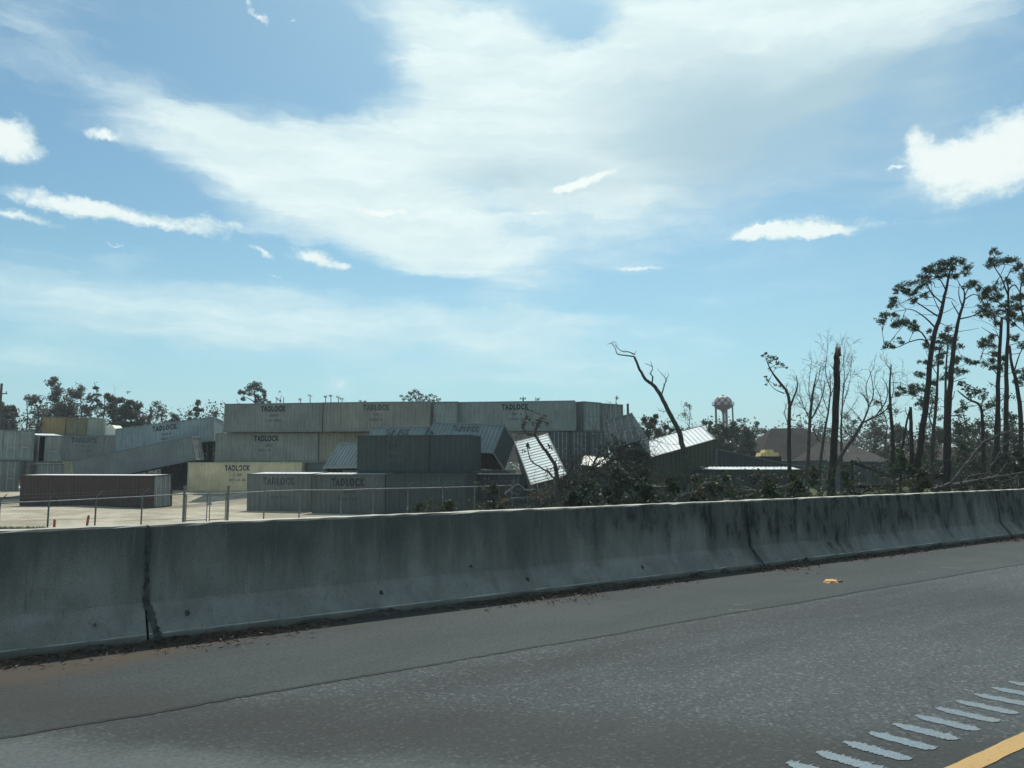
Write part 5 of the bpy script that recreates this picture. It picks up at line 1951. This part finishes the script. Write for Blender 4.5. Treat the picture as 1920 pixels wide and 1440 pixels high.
# tree tops showing over the back stack
posed('pine_tree', 'round-headed pine showing above the top left container of the stack', 150, [(481, 860), (480, 790), (479, 750), (476, 733)], [.34, .3, .24, .1],
      [(.12, [(480, 756), (468, 748), (452, 742)]), (.12, [(479, 752), (490, 742), (499, 738)]), (.1, [(478, 745), (472, 732), (468, 725)]), (.1, [(480, 760), (492, 756), (505, 752)])],
      [(478, 719, 6), (471, 724, 6), (485, 722, 6), (464, 729, 6), (490, 730, 5), (478, 730, 6), (496, 736, 5), (452, 735, 5), (459, 738, 5), (448, 737, 3.5), (468, 738, 5), (482, 741, 5), (496, 744, 4), (488, 750, 6), (480, 752, 5), (455, 748, 4), (498, 751, 4), (506, 754, 4), (493, 757, 5)],
      'leaf', M['leaf_dark'], clump_n=30, size=.42, depthvar=2.0)
grown('sparse_tree', 'thin windswept tree right of the round-headed pine', 514, 860, 729, 150, 20, M['leaf_far'], .8, .35, .25, lean=.04)
grown('sparse_tree', 'tiny spindly tree left of the round-headed pine', 440, 860, 738, 150, 7, M['leaf_far'], .8, .3, .2)
for i, (px, yt) in enumerate([(563, 747), (581, 740), (610, 742), (620, 740.5), (634, 743), (641, 746), (676, 751), (684, 751)]):
    lab = ['faint distant tree just right of the mast', 'distant small-headed pine standing alone above the stack', 'left one of a pair of distant small-headed pines', 'right one of a pair of distant small-headed pines',
           'taller of two distant tufts right of the pair of pines', 'smaller tuft of a distant pine right of the taller tuft', 'left of two barely visible far tree tops above the warm grey container', 'right of two barely visible far tree tops above the warm grey container'][i]
    root, _, _ = posed('distant_pine', lab, 300, [(px, 880), (px, 800), (px + .5, yt + 1)], [.3, .26, .14], [], [(px, yt + 1, 3.0), (px + 2.2, yt + 2.5, 2.0), (px - 2.0, yt + 2, 2.2)], 'leaf', M['leaf_far'], clump_n=14, size=.5, depthvar=.5)
    root['group'] = 'distant pine tops'
posed('leafy_tree', 'leafy tree top above the warm grey container of the stack', 165, [(783, 870), (782, 790), (780, 745)], [.36, .3, .14],
      [(.12, [(781, 765), (768, 752), (758, 746)]), (.12, [(781, 760), (796, 748), (806, 744)]), (.1, [(780, 750), (776, 740), (774, 733)]), (.1, [(782, 768), (800, 756), (820, 750)])],
      [(777, 733, 6), (770, 738, 6), (784, 737, 6), (764, 744, 5), (776, 743, 7), (790, 742, 6), (786, 749, 7), (800, 744, 5), (808, 741, 5), (815, 744, 5), (804, 750, 6), (753, 743, 4), (757, 749, 5), (770, 750, 6), (822, 750, 5), (812, 752, 5), (795, 753, 6)],
      'leaf', M['leaf_mixed'], clump_n=34, size=.42, depthvar=2.0)
grown('bare_tree', 'nearly bare tree top above the sharpest lettered container', 1004, 860, 733, 150, 18, M['leaf_brown'], .4, .3, .55, crown_from=.5)
grown('bare_tree', 'reddish half-bare tree above the rightmost door-end container', 1159, 860, 731, 140, 19, M['leaf_brown'], .55, .3, .5, crown_from=.45)

# trees right of the stack and below the water tower
RIGHTW = [
    ('olive bushy tree behind the tilted grey box', 1212, 772, 96, 16, M['leaf_mixed'], 1.5, .34, .15, .1),
    ('olive ragged tree between the tilted box and the curved bare tree', 1232, 766, 100, 18, M['leaf_mixed'], 1.3, .34, .2, .1),
    ('low olive shrub tree behind the white metal roof', 1252, 788, 92, 18, M['leaf_mixed'], 1.4, .32, .15, .05),
    ('dark bushy tree left of the foot of the water tower', 1334, 781, 120, 18, M['leaf_mixed'], 1.5, .38, .1, .1),
    ('dark bushy tree below the bowl of the water tower', 1358, 792, 112, 22, M['leaf_dark'], 1.8, .38, .0, .05),
    ('dark low tree right below the water tower', 1382, 790, 118, 20, M['leaf_dark'], 1.6, .38, .05, .05),
    ('thin-crowned tree right of the water tower', 1398, 777, 128, 17, M['leaf_far'], .8, .34, .35, .25),
    ('taller thin-crowned tree right of the water tower', 1420, 781, 125, 17, M['leaf_far'], .9, .34, .3, .2),
    ('dark tree against the left slope of the large house roof', 1440, 800, 116, 15, M['leaf_dark'], 1.3, .36, .1, .1),
    ('low dark trees edge left of the large house', 1406, 806, 108, 22, M['leaf_dark'], 1.7, .38, .0, .02),
    ('small leafy tree behind the ridge of the large house', 1500, 792, 132, 16, M['leaf_far'], 1.0, .36, .3, .2),
    ('green tree behind the snapped trunk and the house ridge', 1546, 784, 126, 22, M['leaf_far'], 1.1, .36, .3, .1),
    ('thin leafy tree above the grey house roof', 1600, 770, 122, 24, M['leaf_far'], .9, .34, .4, .15),
    ('hazy tree behind the thin bare trunk', 1640, 790, 110, 24, M['leaf_far'], 1.2, .36, .2, .1),
    ('open leafy tree behind the thin bare trunk and the leaning pine', 1664, 738, 84, 24, M['leaf_dark'], .75, .26, .35, .25),
    ('ragged leafy tree showing between the leaning pine and the straight pine', 1755, 712, 78, 24, M['leaf_green'], .8, .24, .3, .25),
    ('ragged leafy tree just right of the straight snapped pine', 1812, 735, 74, 22, M['leaf_green'], .85, .24, .3, .2),
    ('ragged leafy tree behind the right-hand cluster of pines', 1882, 712, 76, 30, M['leaf_dark'], .9, .24, .25, .2),
    ('dark wood tree behind the splintered snag', 1690, 792, 98, 24, M['leaf_mixed'], 1.4, .36, .15, .05),
    ('dark wood tree between the two tall pines', 1752, 800, 90, 26, M['leaf_mixed'], 1.4, .34, .2, .05),
    ('dark wood tree right of the tall straight pine', 1806, 782, 86, 24, M['leaf_dark'], 1.3, .34, .2, .1),
    ('dark wood tree behind the bent leaning tree', 1850, 790, 92, 26, M['leaf_mixed'], 1.4, .34, .15, .05),
    ('dark wood tree at the right edge below the pines', 1905, 772, 80, 26, M['leaf_dark'], 1.3, .32, .2, .05)]
for (lab, px, yt, d_, sp_, mt, dn, sz, br, cf) in RIGHTW:
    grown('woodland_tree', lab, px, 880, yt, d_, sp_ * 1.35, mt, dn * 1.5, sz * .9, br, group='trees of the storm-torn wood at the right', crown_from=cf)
grown('bare_tree', 'fan-shaped bare tree left of the water tower', 1298, 860, 746, 112, 36, M['leaf_mixed'], .5, .24, .72, crown_from=.28, depth=4, kids=(2, 4))
grown('bare_tree', 'grey bare tree behind the large house left of the forked dark tree', 1484, 860, 740, 122, 16, M['leaf_brown'], .3, .2, .9, crown_from=.35, depth=4, mat=M['bark_pale'])

# understorey that joins the woods into bands
for name, xa, xb, da, db, ya, yb, num in (('understorey', -120, 440, 131, 146, 758, 800, 190), ('understorey', 1185, 2050, 116, 134, 786, 826, 260)):
    lf = MB()
    for i in range(num):
        px, d_ = rng.uniform(xa, xb), rng.uniform(da, db)
        top = at(px, rng.uniform(ya, yb) + 12 * math.sin(px * .045), d_)
        g_ = gh(top)
        hh = top[2] - g_
        n_ = 70
        q_ = np.stack([rng.normal(size=n_) * 1.1, rng.normal(size=n_) * 1.1, hh * rng.uniform(0, 1, n_) ** .8], 1) + np.array([top[0], top[1], g_])
        lf.cards(q_, rng.uniform(.25, .6, n_), .65)
    tag(lf.build(name, M['leaf_far']), kind='stuff')

# a far-off wood that closes the horizon
lf = MB()
for i in range(520):
    px = rng.uniform(-300, 2300)
    d_ = rng.uniform(190, 330)
    hmul = 1.0 if px < 430 or px > 1180 else .5
    hh = rng.uniform(6, 15) * hmul
    c_ = colz(px, d_, 0)
    c_[2] = gh(c_) + hh * .45
    leafy(lf, c_, 1.0, 0, 1)
    n_ = 46
    q_ = rng.normal(size=(n_, 3))
    q_ /= np.linalg.norm(q_, axis=1, keepdims=True)
    q_ = c_ + q_ * rng.uniform(0, 1, (n_, 1)) ** .4 * np.array([rng.uniform(3, 6), 4, hh * .55])
    lf.cards(q_, rng.uniform(.7, 1.5, n_), .7)
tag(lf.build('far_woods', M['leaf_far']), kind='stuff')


# ---------------------------------------------------------------- the fallen tree and the brush behind the barrier
def brush_thing(name, label, d, limbs, base_px, twig=2, twigpar=None, mat=None, clumps=(), leafmat=None, clump_n=60, size=.16, cat='fallen tree', depthvar=.8):
    bp = at(base_px[0], base_px[1], d)
    root = thing(name, label, cat, (bp[0], bp[1], gh(bp)))
    o_ = np.array(root.location)
    tips = []
    for lm in limbs:
        mb = MB()
        dep = rng.normal() * depthvar
        pts = [at(x, y, d + dep * i / max(1, len(lm[1]) - 1)) for i, (x, y) in enumerate(lm[1])]
        if len(lm) > 2 and lm[2] == 'root':
            pts = stem_down(pts, .2)
        rd = list(np.linspace(lm[0], max(.010, lm[0] * .28), len(pts)))
        s2, r2 = smooth_path(pts, rd, 4)
        s2 = [q_ + rng.normal(size=3) * .012 for q_ in s2]
        mb.tube(s2, r2, 6, cap=True)
        for i in range(2, len(s2)):
            for _ in range(twig):
                if random.random() < .55:
                    dd = s2[i] - s2[i - 1]
                    dd = dd / (np.linalg.norm(dd) + 1e-9) + rng.normal(size=3) * .8
                    dd /= np.linalg.norm(dd)
                    grow(mb, s2[i], dd, (twigpar or {}).get('len', .7) * random.uniform(.4, 1.2), max(.007, r2[i] * .45), (twigpar or {}).get('depth', 1), tips, .6, (1, 3), .0, .25)
        mb.build('branch', mat or M['bark_grey'], root, smooth=False, origin=o_).location = (0, 0, 0)
    if clumps:
        lf_ = MB()
        for (x, y, pr_) in clumps:
            c_ = at(x, y, d + rng.normal() * depthvar)
            rm_ = pr_ / FPX * d
            leafy(lf_, c_, rm_, max(6, int(clump_n * (rm_ / .5) ** 1.5)), size, .9)
        lf_.build('foliage', leafmat or M['leaf_mixed'], root, origin=o_).location = (0, 0, 0)
    return root


def z8c(lst):
    return [(980 + a / 8.0, 760 + b_ / 8.0, c_ / 8.0) for a, b_, c_ in lst]


brush_thing('broken_tree', 'slender broken tree with drooping leaves in front of the bright ribbed roof', 36,
            [(.13, z8([(520, 1290), (515, 1130), (500, 980), (470, 870), (370, 720), (270, 580), (190, 440), (220, 320), (235, 250)]), 'root'), (.05, z8([(190, 440), (60, 430), (5, 300), (50, 160), (45, 40)])), (.05, z8([(490, 1110), (380, 1000), (250, 920), (130, 830), (70, 650), (60, 590)])),
             (.03, z8([(190, 440), (40, 420), (-60, 440), (-120, 500)])), (.025, z8([(45, 60), (120, 80), (200, 110), (310, 150), (350, 210)])), (.03, z8([(520, 1000), (560, 920), (610, 960), (690, 1030)])), (.03, z8([(480, 920), (420, 960), (340, 1080)]))],
            (1045, 918), twig=1, twigpar={'len': .35, 'depth': 0},
            clumps=z8c([(30, 250, 55), (110, 230, 45), (150, 280, 40), (230, 250, 55), (290, 200, 50), (345, 270, 50), (320, 180, 40), (70, 190, 30), (60, 600, 45), (20, 690, 35), (400, 640, 50), (380, 600, 25), (230, 310, 30), (0, 300, 40), (90, 640, 30)]), leafmat=M['leaf_mixed'], clump_n=75, size=.15, cat='tree', depthvar=.25)
brush_thing('fallen_tree', 'uprooted bare tree sprawling to the right below the tilted grey box', 37,
            [(.12, z8([(480, 1300), (640, 1215), (760, 1180), (880, 1110), (1000, 1060), (1110, 990), (1320, 840), (1430, 770), (1560, 690), (1680, 660), (1800, 680), (1920, 750)]), 'root'), (.07, z8([(870, 1110), (1000, 1000), (1070, 870), (1130, 740), (1200, 670), (1280, 590)])),
             (.055, z8([(960, 1070), (900, 980), (860, 960)])), (.05, z8([(560, 1180), (640, 1090), (720, 960), (780, 860), (850, 770)])), (.04, z8([(870, 1165), (1000, 1160), (1280, 1162), (1450, 1150)])), (.05, z8([(1080, 1050), (1250, 1060), (1400, 1110), (1550, 1170), (1700, 1215), (1900, 1300)])),
             (.04, z8([(1380, 1090), (1480, 1060), (1650, 1050), (1850, 1060)])), (.045, z8([(1000, 1000), (1180, 840), (1300, 740), (1350, 640), (1380, 480)])), (.035, z8([(1110, 990), (1250, 930), (1400, 920), (1550, 930)])), (.03, z8([(1640, 660), (1720, 560), (1840, 470), (1960, 440)])),
             (.03, z8([(540, 1310), (620, 1290), (690, 1265)])), (.03, z8([(760, 1230), (860, 1290), (920, 1340)]))],
            (1042, 921), twig=3, twigpar={'len': .9, 'depth': 2}, mat=M['bark_grey'],
            clumps=z8c([(1280, 620, 70), (1350, 560, 60), (1400, 500, 50), (1330, 680, 90), (1440, 640, 80), (1520, 560, 50), (1420, 560, 60), (1240, 740, 55), (1540, 730, 90), (1620, 640, 70), (1480, 820, 110), (1600, 840, 110), (1440, 940, 120), (1560, 980, 120), (1680, 930, 100), (1460, 1080, 120),
                        (1620, 1100, 120), (1400, 1200, 110), (1560, 1240, 120), (1720, 1180, 100), (1700, 1300, 110), (1240, 740, 50), (1340, 790, 60), (1150, 620, 30), (1460, 1330, 110), (1350, 450, 30)]),
            leafmat=M['leaf_dark'], clump_n=60, size=.17, depthvar=.8)
brush_thing('fallen_branch', 'pale dead branch lying left of the fallen tree by the barrier', 33, [(.05, z8([(-260, 1330), (-160, 1240), (-60, 1190), (40, 1262), (200, 1310)])), (.03, z8([(30, 1270), (150, 1265), (260, 1275)])), (.03, z8([(-240, 1420), (-120, 1380), (0, 1400), (80, 1370)]))], (985, 925), twig=1, twigpar={'len': .4, 'depth': 1}, mat=M['bark_pale'], cat='branch')
brush_thing('dead_clump', 'heap of orange-brown dead leaves under the slender broken tree', 33, [(.02, z8([(200, 1420), (350, 1330), (450, 1260)]))], (1020, 932), twig=2, cat='dead leaves',
            clumps=z8c([(250, 1330, 90), (330, 1290, 70), (400, 1240, 60), (170, 1400, 90), (300, 1400, 90), (420, 1330, 70), (120, 1330, 50), (-300, 1440, 60), (-200, 1420, 50)]), leafmat=M['leaf_brown'], clump_n=70, size=.13, depthvar=.5)

# logs and branches at the right
brush_thing('leaning_log', 'broken dark trunk hinged over its stump and sloping down to the right', 46, [(.15, z7([(512, 620), (514, 540), (515, 450), (518, 372)]), 'root'), (.13, z7([(510, 372), (600, 405), (740, 460), (860, 505), (985, 548)]))], (1598, 905), twig=0, mat=M['bark_pine'], cat='fallen trunk', depthvar=.2)
brush_thing('fallen_log', 'dark log lying across the grass behind the leaning trunk', 45, [(.14, z7([(440, 575), (560, 570), (700, 572), (850, 568), (990, 575)])), (.06, z7([(640, 610), (690, 560), (712, 500), (715, 410)])), (.05, z7([(600, 625), (680, 600), (790, 560), (820, 545)])), (.04, z7([(680, 560), (670, 520)])),
                                                                                       (.05, z7([(720, 600), (800, 590), (900, 600), (960, 560)])), (.05, z7([(860, 600), (910, 545), (880, 480), (850, 430)]))], (1600, 911), twig=1, twigpar={'len': .6, 'depth': 1}, mat=M['bark_pine'], cat='log', depthvar=.5)
brush_thing('fallen_tree', 'long bare trunk rising to the right over the barrier below the pines', 31, [(.10, z7([(1180, 605), (1260, 580), (1330, 540), (1420, 430), (1500, 330), (1560, 250), (1620, 200), (1740, 150), (1840, 110)])), (.035, z7([(1740, 150), (1800, 130), (1860, 80)])), (.03, z7([(1620, 200), (1680, 190), (1760, 215)])),
                                                                                                      (.02, z7([(1220, 590), (1222, 560)]))], (1755, 918), twig=1, twigpar={'len': .6, 'depth': 1}, mat=M['bark_grey'], depthvar=.5)
brush_thing('fallen_tree', 'pale fallen trunk lying low at the right edge behind the barrier', 30, [(.11, z7([(1330, 575), (1440, 550), (1640, 512), (1760, 490), (1930, 455)])), (.05, z7([(1640, 512), (1720, 470), (1790, 365)])), (.05, z7([(1640, 420), (1700, 340), (1760, 240), (1800, 200)])), (.04, z7([(1460, 495), (1580, 475), (1680, 470)])),
                                                                                                    (.04, z7([(1680, 530), (1760, 540), (1850, 505), (1930, 500)])), (.03, z7([(1600, 590), (1590, 540)])), (.03, z7([(1710, 350), (1715, 420), (1720, 470)])), (.05, z7([(1320, 560), (1420, 540), (1450, 510)]))],
            (1856, 905), twig=1, twigpar={'len': .6, 'depth': 1}, mat=M['bark_grey'], depthvar=.6)
brush_thing('fallen_branch', 'pale curved branch on the brush behind the barrier near the curved tree', 24, [(.05, [(1268, 938), (1280, 928), (1300, 922), (1312, 912), (1325, 905), (1338, 904)]), (.03, [(1264, 940), (1272, 932), (1275, 928)])], (1285, 938), twig=1, twigpar={'len': .3, 'depth': 0}, mat=M['bark_pale'], cat='branch', depthvar=.3)
brush_thing('fallen_branch', 'pale forked branch on the brush left of the snapped trunk', 25, [(.045, [(1400, 930), (1424, 923), (1445, 916), (1470, 912), (1490, 904)]), (.03, [(1424, 922), (1408, 917), (1392, 921)]), (.03, [(1445, 916), (1460, 926), (1480, 924)])], (1430, 932), twig=1, twigpar={'len': .35, 'depth': 1}, mat=M['bark_pale'], cat='branch', depthvar=.3)


# shrubs standing in the brush
def shrub(label, px, ytop, d, wpx, mt, n_=420, size=.15, name='shrub'):
    c0 = colz(px, d, 0)
    g_ = gh(c0)
    H_ = at(px, ytop, d)[2] - g_
    wid = wpx / FPX * d
    root = thing(name, label, 'shrub', (c0[0], c0[1], g_), 'shrubs in the brush behind the barrier')
    o_ = np.array([c0[0], c0[1], g_])
    st, tips = MB(), []
    for k_ in range(random.randint(5, 8)):
        an = random.uniform(0, 6.28)
        dd = np.array([math.cos(an) * .45, math.sin(an) * .45, 1.0])
        dd /= np.linalg.norm(dd)
        grow(st, o_ + np.array([math.cos(an), math.sin(an), 0]) * wid * .15, dd, H_ * random.uniform(.35, .6), .03, 2, tips, .5, (2, 3), .05, .2)
    st.build('stems', M['bark_grey'], root, origin=o_).location = (0, 0, 0)
    lf_ = MB()
    nc = 16
    for k_ in range(nc):
        an, rr_ = random.uniform(0, 6.28), random.random() ** .5
        hz__ = random.uniform(.08, .95)
        ww = wid * (.62 * (1 - hz__ ** 2.2) + .22)
        c_ = o_ + np.array([math.cos(an) * rr_ * ww, math.sin(an) * rr_ * ww, H_ * hz__])
        leafy(lf_, c_, max(.18, wid * random.uniform(.16, .34)), n_ // nc, size, .9)
    for (p_, dd) in tips:
        if random.random() < .7 and p_[2] < g_ + H_ * 1.08:
            leafy(lf_, p_, .18, 8, size * .9)
    lf_.build('foliage', mt, root, origin=o_).location = (0, 0, 0)
    return root


SH = [('dark shrub at the right end of the front row of containers', 930, 905, 40, 30, 'leaf_dark'), ('low green weed against the dark teal container', 842, 938, 37, 12, 'leaf_green'), ('low brownish weed against the dark teal container', 785, 944, 37, 12, 'leaf_mixed'),
      ('dark bush below the small bright roof', 1108, 898, 31, 34, 'leaf_dark'), ('tall dark bush right of the small bright roof', 1165, 868, 33, 38, 'leaf_dark'), ('dark bush under the raised end of the white-roofed container', 1205, 876, 35, 32, 'leaf_dark'),
      ('pale grey-green bush left of the curved bare tree', 1262, 893, 28, 22, 'leaf_green'), ('dark bush round the foot of the curved bare tree', 1296, 886, 33, 26, 'leaf_dark'), ('olive bush under the pale roof edge', 1332, 884, 36, 30, 'leaf_mixed'),
      ('green bush below the middle of the pale roof edge', 1368, 886, 32, 30, 'leaf_green'), ('dark bush below the black sloping container', 1412, 882, 36, 34, 'leaf_dark'), ('dark thin bush right of the black sloping container', 1452, 878, 34, 26, 'leaf_mixed'),
      ('bright green bush left of the snapped trunk', 1492, 882, 27, 26, 'leaf_green'), ('olive bush just left of the snapped trunk', 1532, 872, 31, 22, 'leaf_mixed'), ('green bush against the right side of the snapped trunk', 1585, 878, 36, 16, 'leaf_green'),
      ('low bush right of the foot of the snapped trunk', 1602, 908, 30, 20, 'leaf_green'), ('leafy green tree-like bush in front of the grey house', 1690, 842, 42, 34, 'leaf_green'), ('green bush at the end of the leaning log', 1712, 868, 38, 26, 'leaf_green'),
      ('olive bush between the logs and the tall straight pine', 1736, 880, 33, 24, 'leaf_mixed'), ('olive bush at the foot of the tall straight pine', 1768, 872, 44, 26, 'leaf_mixed'), ('dark olive bush right of the tall straight pine', 1810, 826, 46, 34, 'leaf_mixed'),
      ('dark bush under the long bare trunk', 1840, 852, 40, 32, 'leaf_dark'), ('dark bush behind the pale fallen trunk', 1880, 848, 38, 30, 'leaf_dark'), ('dark bush at the right edge behind the fallen trunks', 1915, 842, 36, 30, 'leaf_mixed'),
      ('low green bush behind the pale forked branch', 1440, 900, 23, 24, 'leaf_green'), ('low olive bush behind the pale curved branch', 1310, 906, 21, 26, 'leaf_mixed'), ('low dark bush right of the dead leaf heap', 1078, 918, 27, 30, 'leaf_dark'),
      ('low dark bush in front of the fallen bare tree', 1140, 906, 26, 34, 'leaf_dark'), ('low dark bush left of the pale curved branch', 1215, 904, 25, 30, 'leaf_dark')]
for (lab, px, yt, d_, w_, mt) in SH:
    shrub(lab, px, yt, d_, w_ * 1.1, M[mt], n_=int(950 * min(1.6, (w_ / 26))), size=.13 + d_ * .0012)

# tangled low undergrowth, weeds and twigs
lf, lb, tw_, gr_ = MB(), MB(), MB(), MB()
for i in range(2600):
    px = rng.uniform(890, 2050)
    d_ = rng.uniform(17, 48)
    if px < 1000 and d_ < 30:
        continue
    c_ = colz(px, d_, 0)
    if c_[1] < 12.5:
        continue
    g_ = gh(c_)
    open_grass = 1575 < px < 1690 and d_ > 30
    hh = rng.uniform(.25, 1.15) * (.35 if open_grass else 1)
    # keep the tops below the line of brush seen over the barrier
    lim_y = 893 + 10 * math.sin(px * .03) - (0 if px < 1150 else 6)
    zmax = at(px, lim_y, d_)[2] - g_
    hh = min(hh, max(.15, zmax))
    n_ = 34
    q_ = np.stack([rng.normal(size=n_) * .38, rng.normal(size=n_) * .38, np.abs(rng.uniform(0, 1, n_)) * hh], 1) + np.array([c_[0], c_[1], g_])
    (lb if rng.uniform() < .09 else lf).cards(q_, rng.uniform(.09, .2, n_), .6)
    if i % 2 == 0:
        dd = rng.normal(size=3) + UP * .9
        dd /= np.linalg.norm(dd)
        grow(tw_, np.array([c_[0], c_[1], g_]), dd, hh * 1.25, .013, 1, [], .7, (1, 3), .0, .28)
tag(lf.build('undergrowth', M['leaf_green']), kind='stuff')
tag(lb.build('dead_undergrowth', M['leaf_brown']), kind='stuff')
tag(tw_.build('undergrowth_twigs', M['bark_grey']), kind='stuff')
# grass blades: the green patch in the clearing, the tuft at the left of the yard, weeds along the fence
n_ = 26000
pxs = np.concatenate([rng.uniform(1560, 1720, 11000), rng.uniform(-60, 88, 7000), rng.uniform(-50, 1010, 8000)])
ds = np.concatenate([rng.uniform(34, 84, 11000), rng.uniform(35.5, 40.5, 7000), 30 + 4 * rng.uniform(0, 1, 8000)])
ok = np.ones(n_, bool)
pos = np.array([colz(a, b_, 0) for a, b_ in zip(pxs, ds)])
fl_ = (pxs < 1010) & (np.arange(n_) >= 18000)
pos[fl_] = np.array([colz(a, 28.6 + a * .0172 + rng.uniform(-1.5, 3.0), 0) for a in pxs[fl_]])
pos[:, 2] = hgt(pos[:, 0], pos[:, 1])
pos[:, 2] += .02
dd = rng.normal(size=(n_, 3)) * .45 + np.array([0, 0, 1.0])
hts = rng.uniform(.08, .26, n_)
hts[18000:] *= 1.3
gr_.cards(pos, hts, .22, True, dirs=dd)
tag(gr_.build('grass', leaf('grass_blades', (0.055, 0.095, 0.025), (0.12, 0.16, 0.055), (0.17, 0.14, 0.08), .25, .3)), kind='stuff')


# ---------------------------------------------------------------- thin volume added to lift dark tones like window glare
b = MB()
b.box((-2300, -1200, -3.0), (2700, 3100, 46.0))
m = bpy.data.materials.new('glare_haze')
m.use_nodes = True
t = NT(m.node_tree)
t.n.clear()
ho = t.node('ShaderNodeOutputMaterial')
pv = t.node('ShaderNodeVolumePrincipled')
pv.inputs['Color'].default_value = (0.86, 0.95, 0.97, 1)
pv.inputs['Density'].default_value = 0.00042
pv.inputs['Anisotropy'].default_value = 0.25
t.link(pv.outputs[0], ho.inputs['Volume'])
tag(b.build('glare_haze', m), kind='stuff')
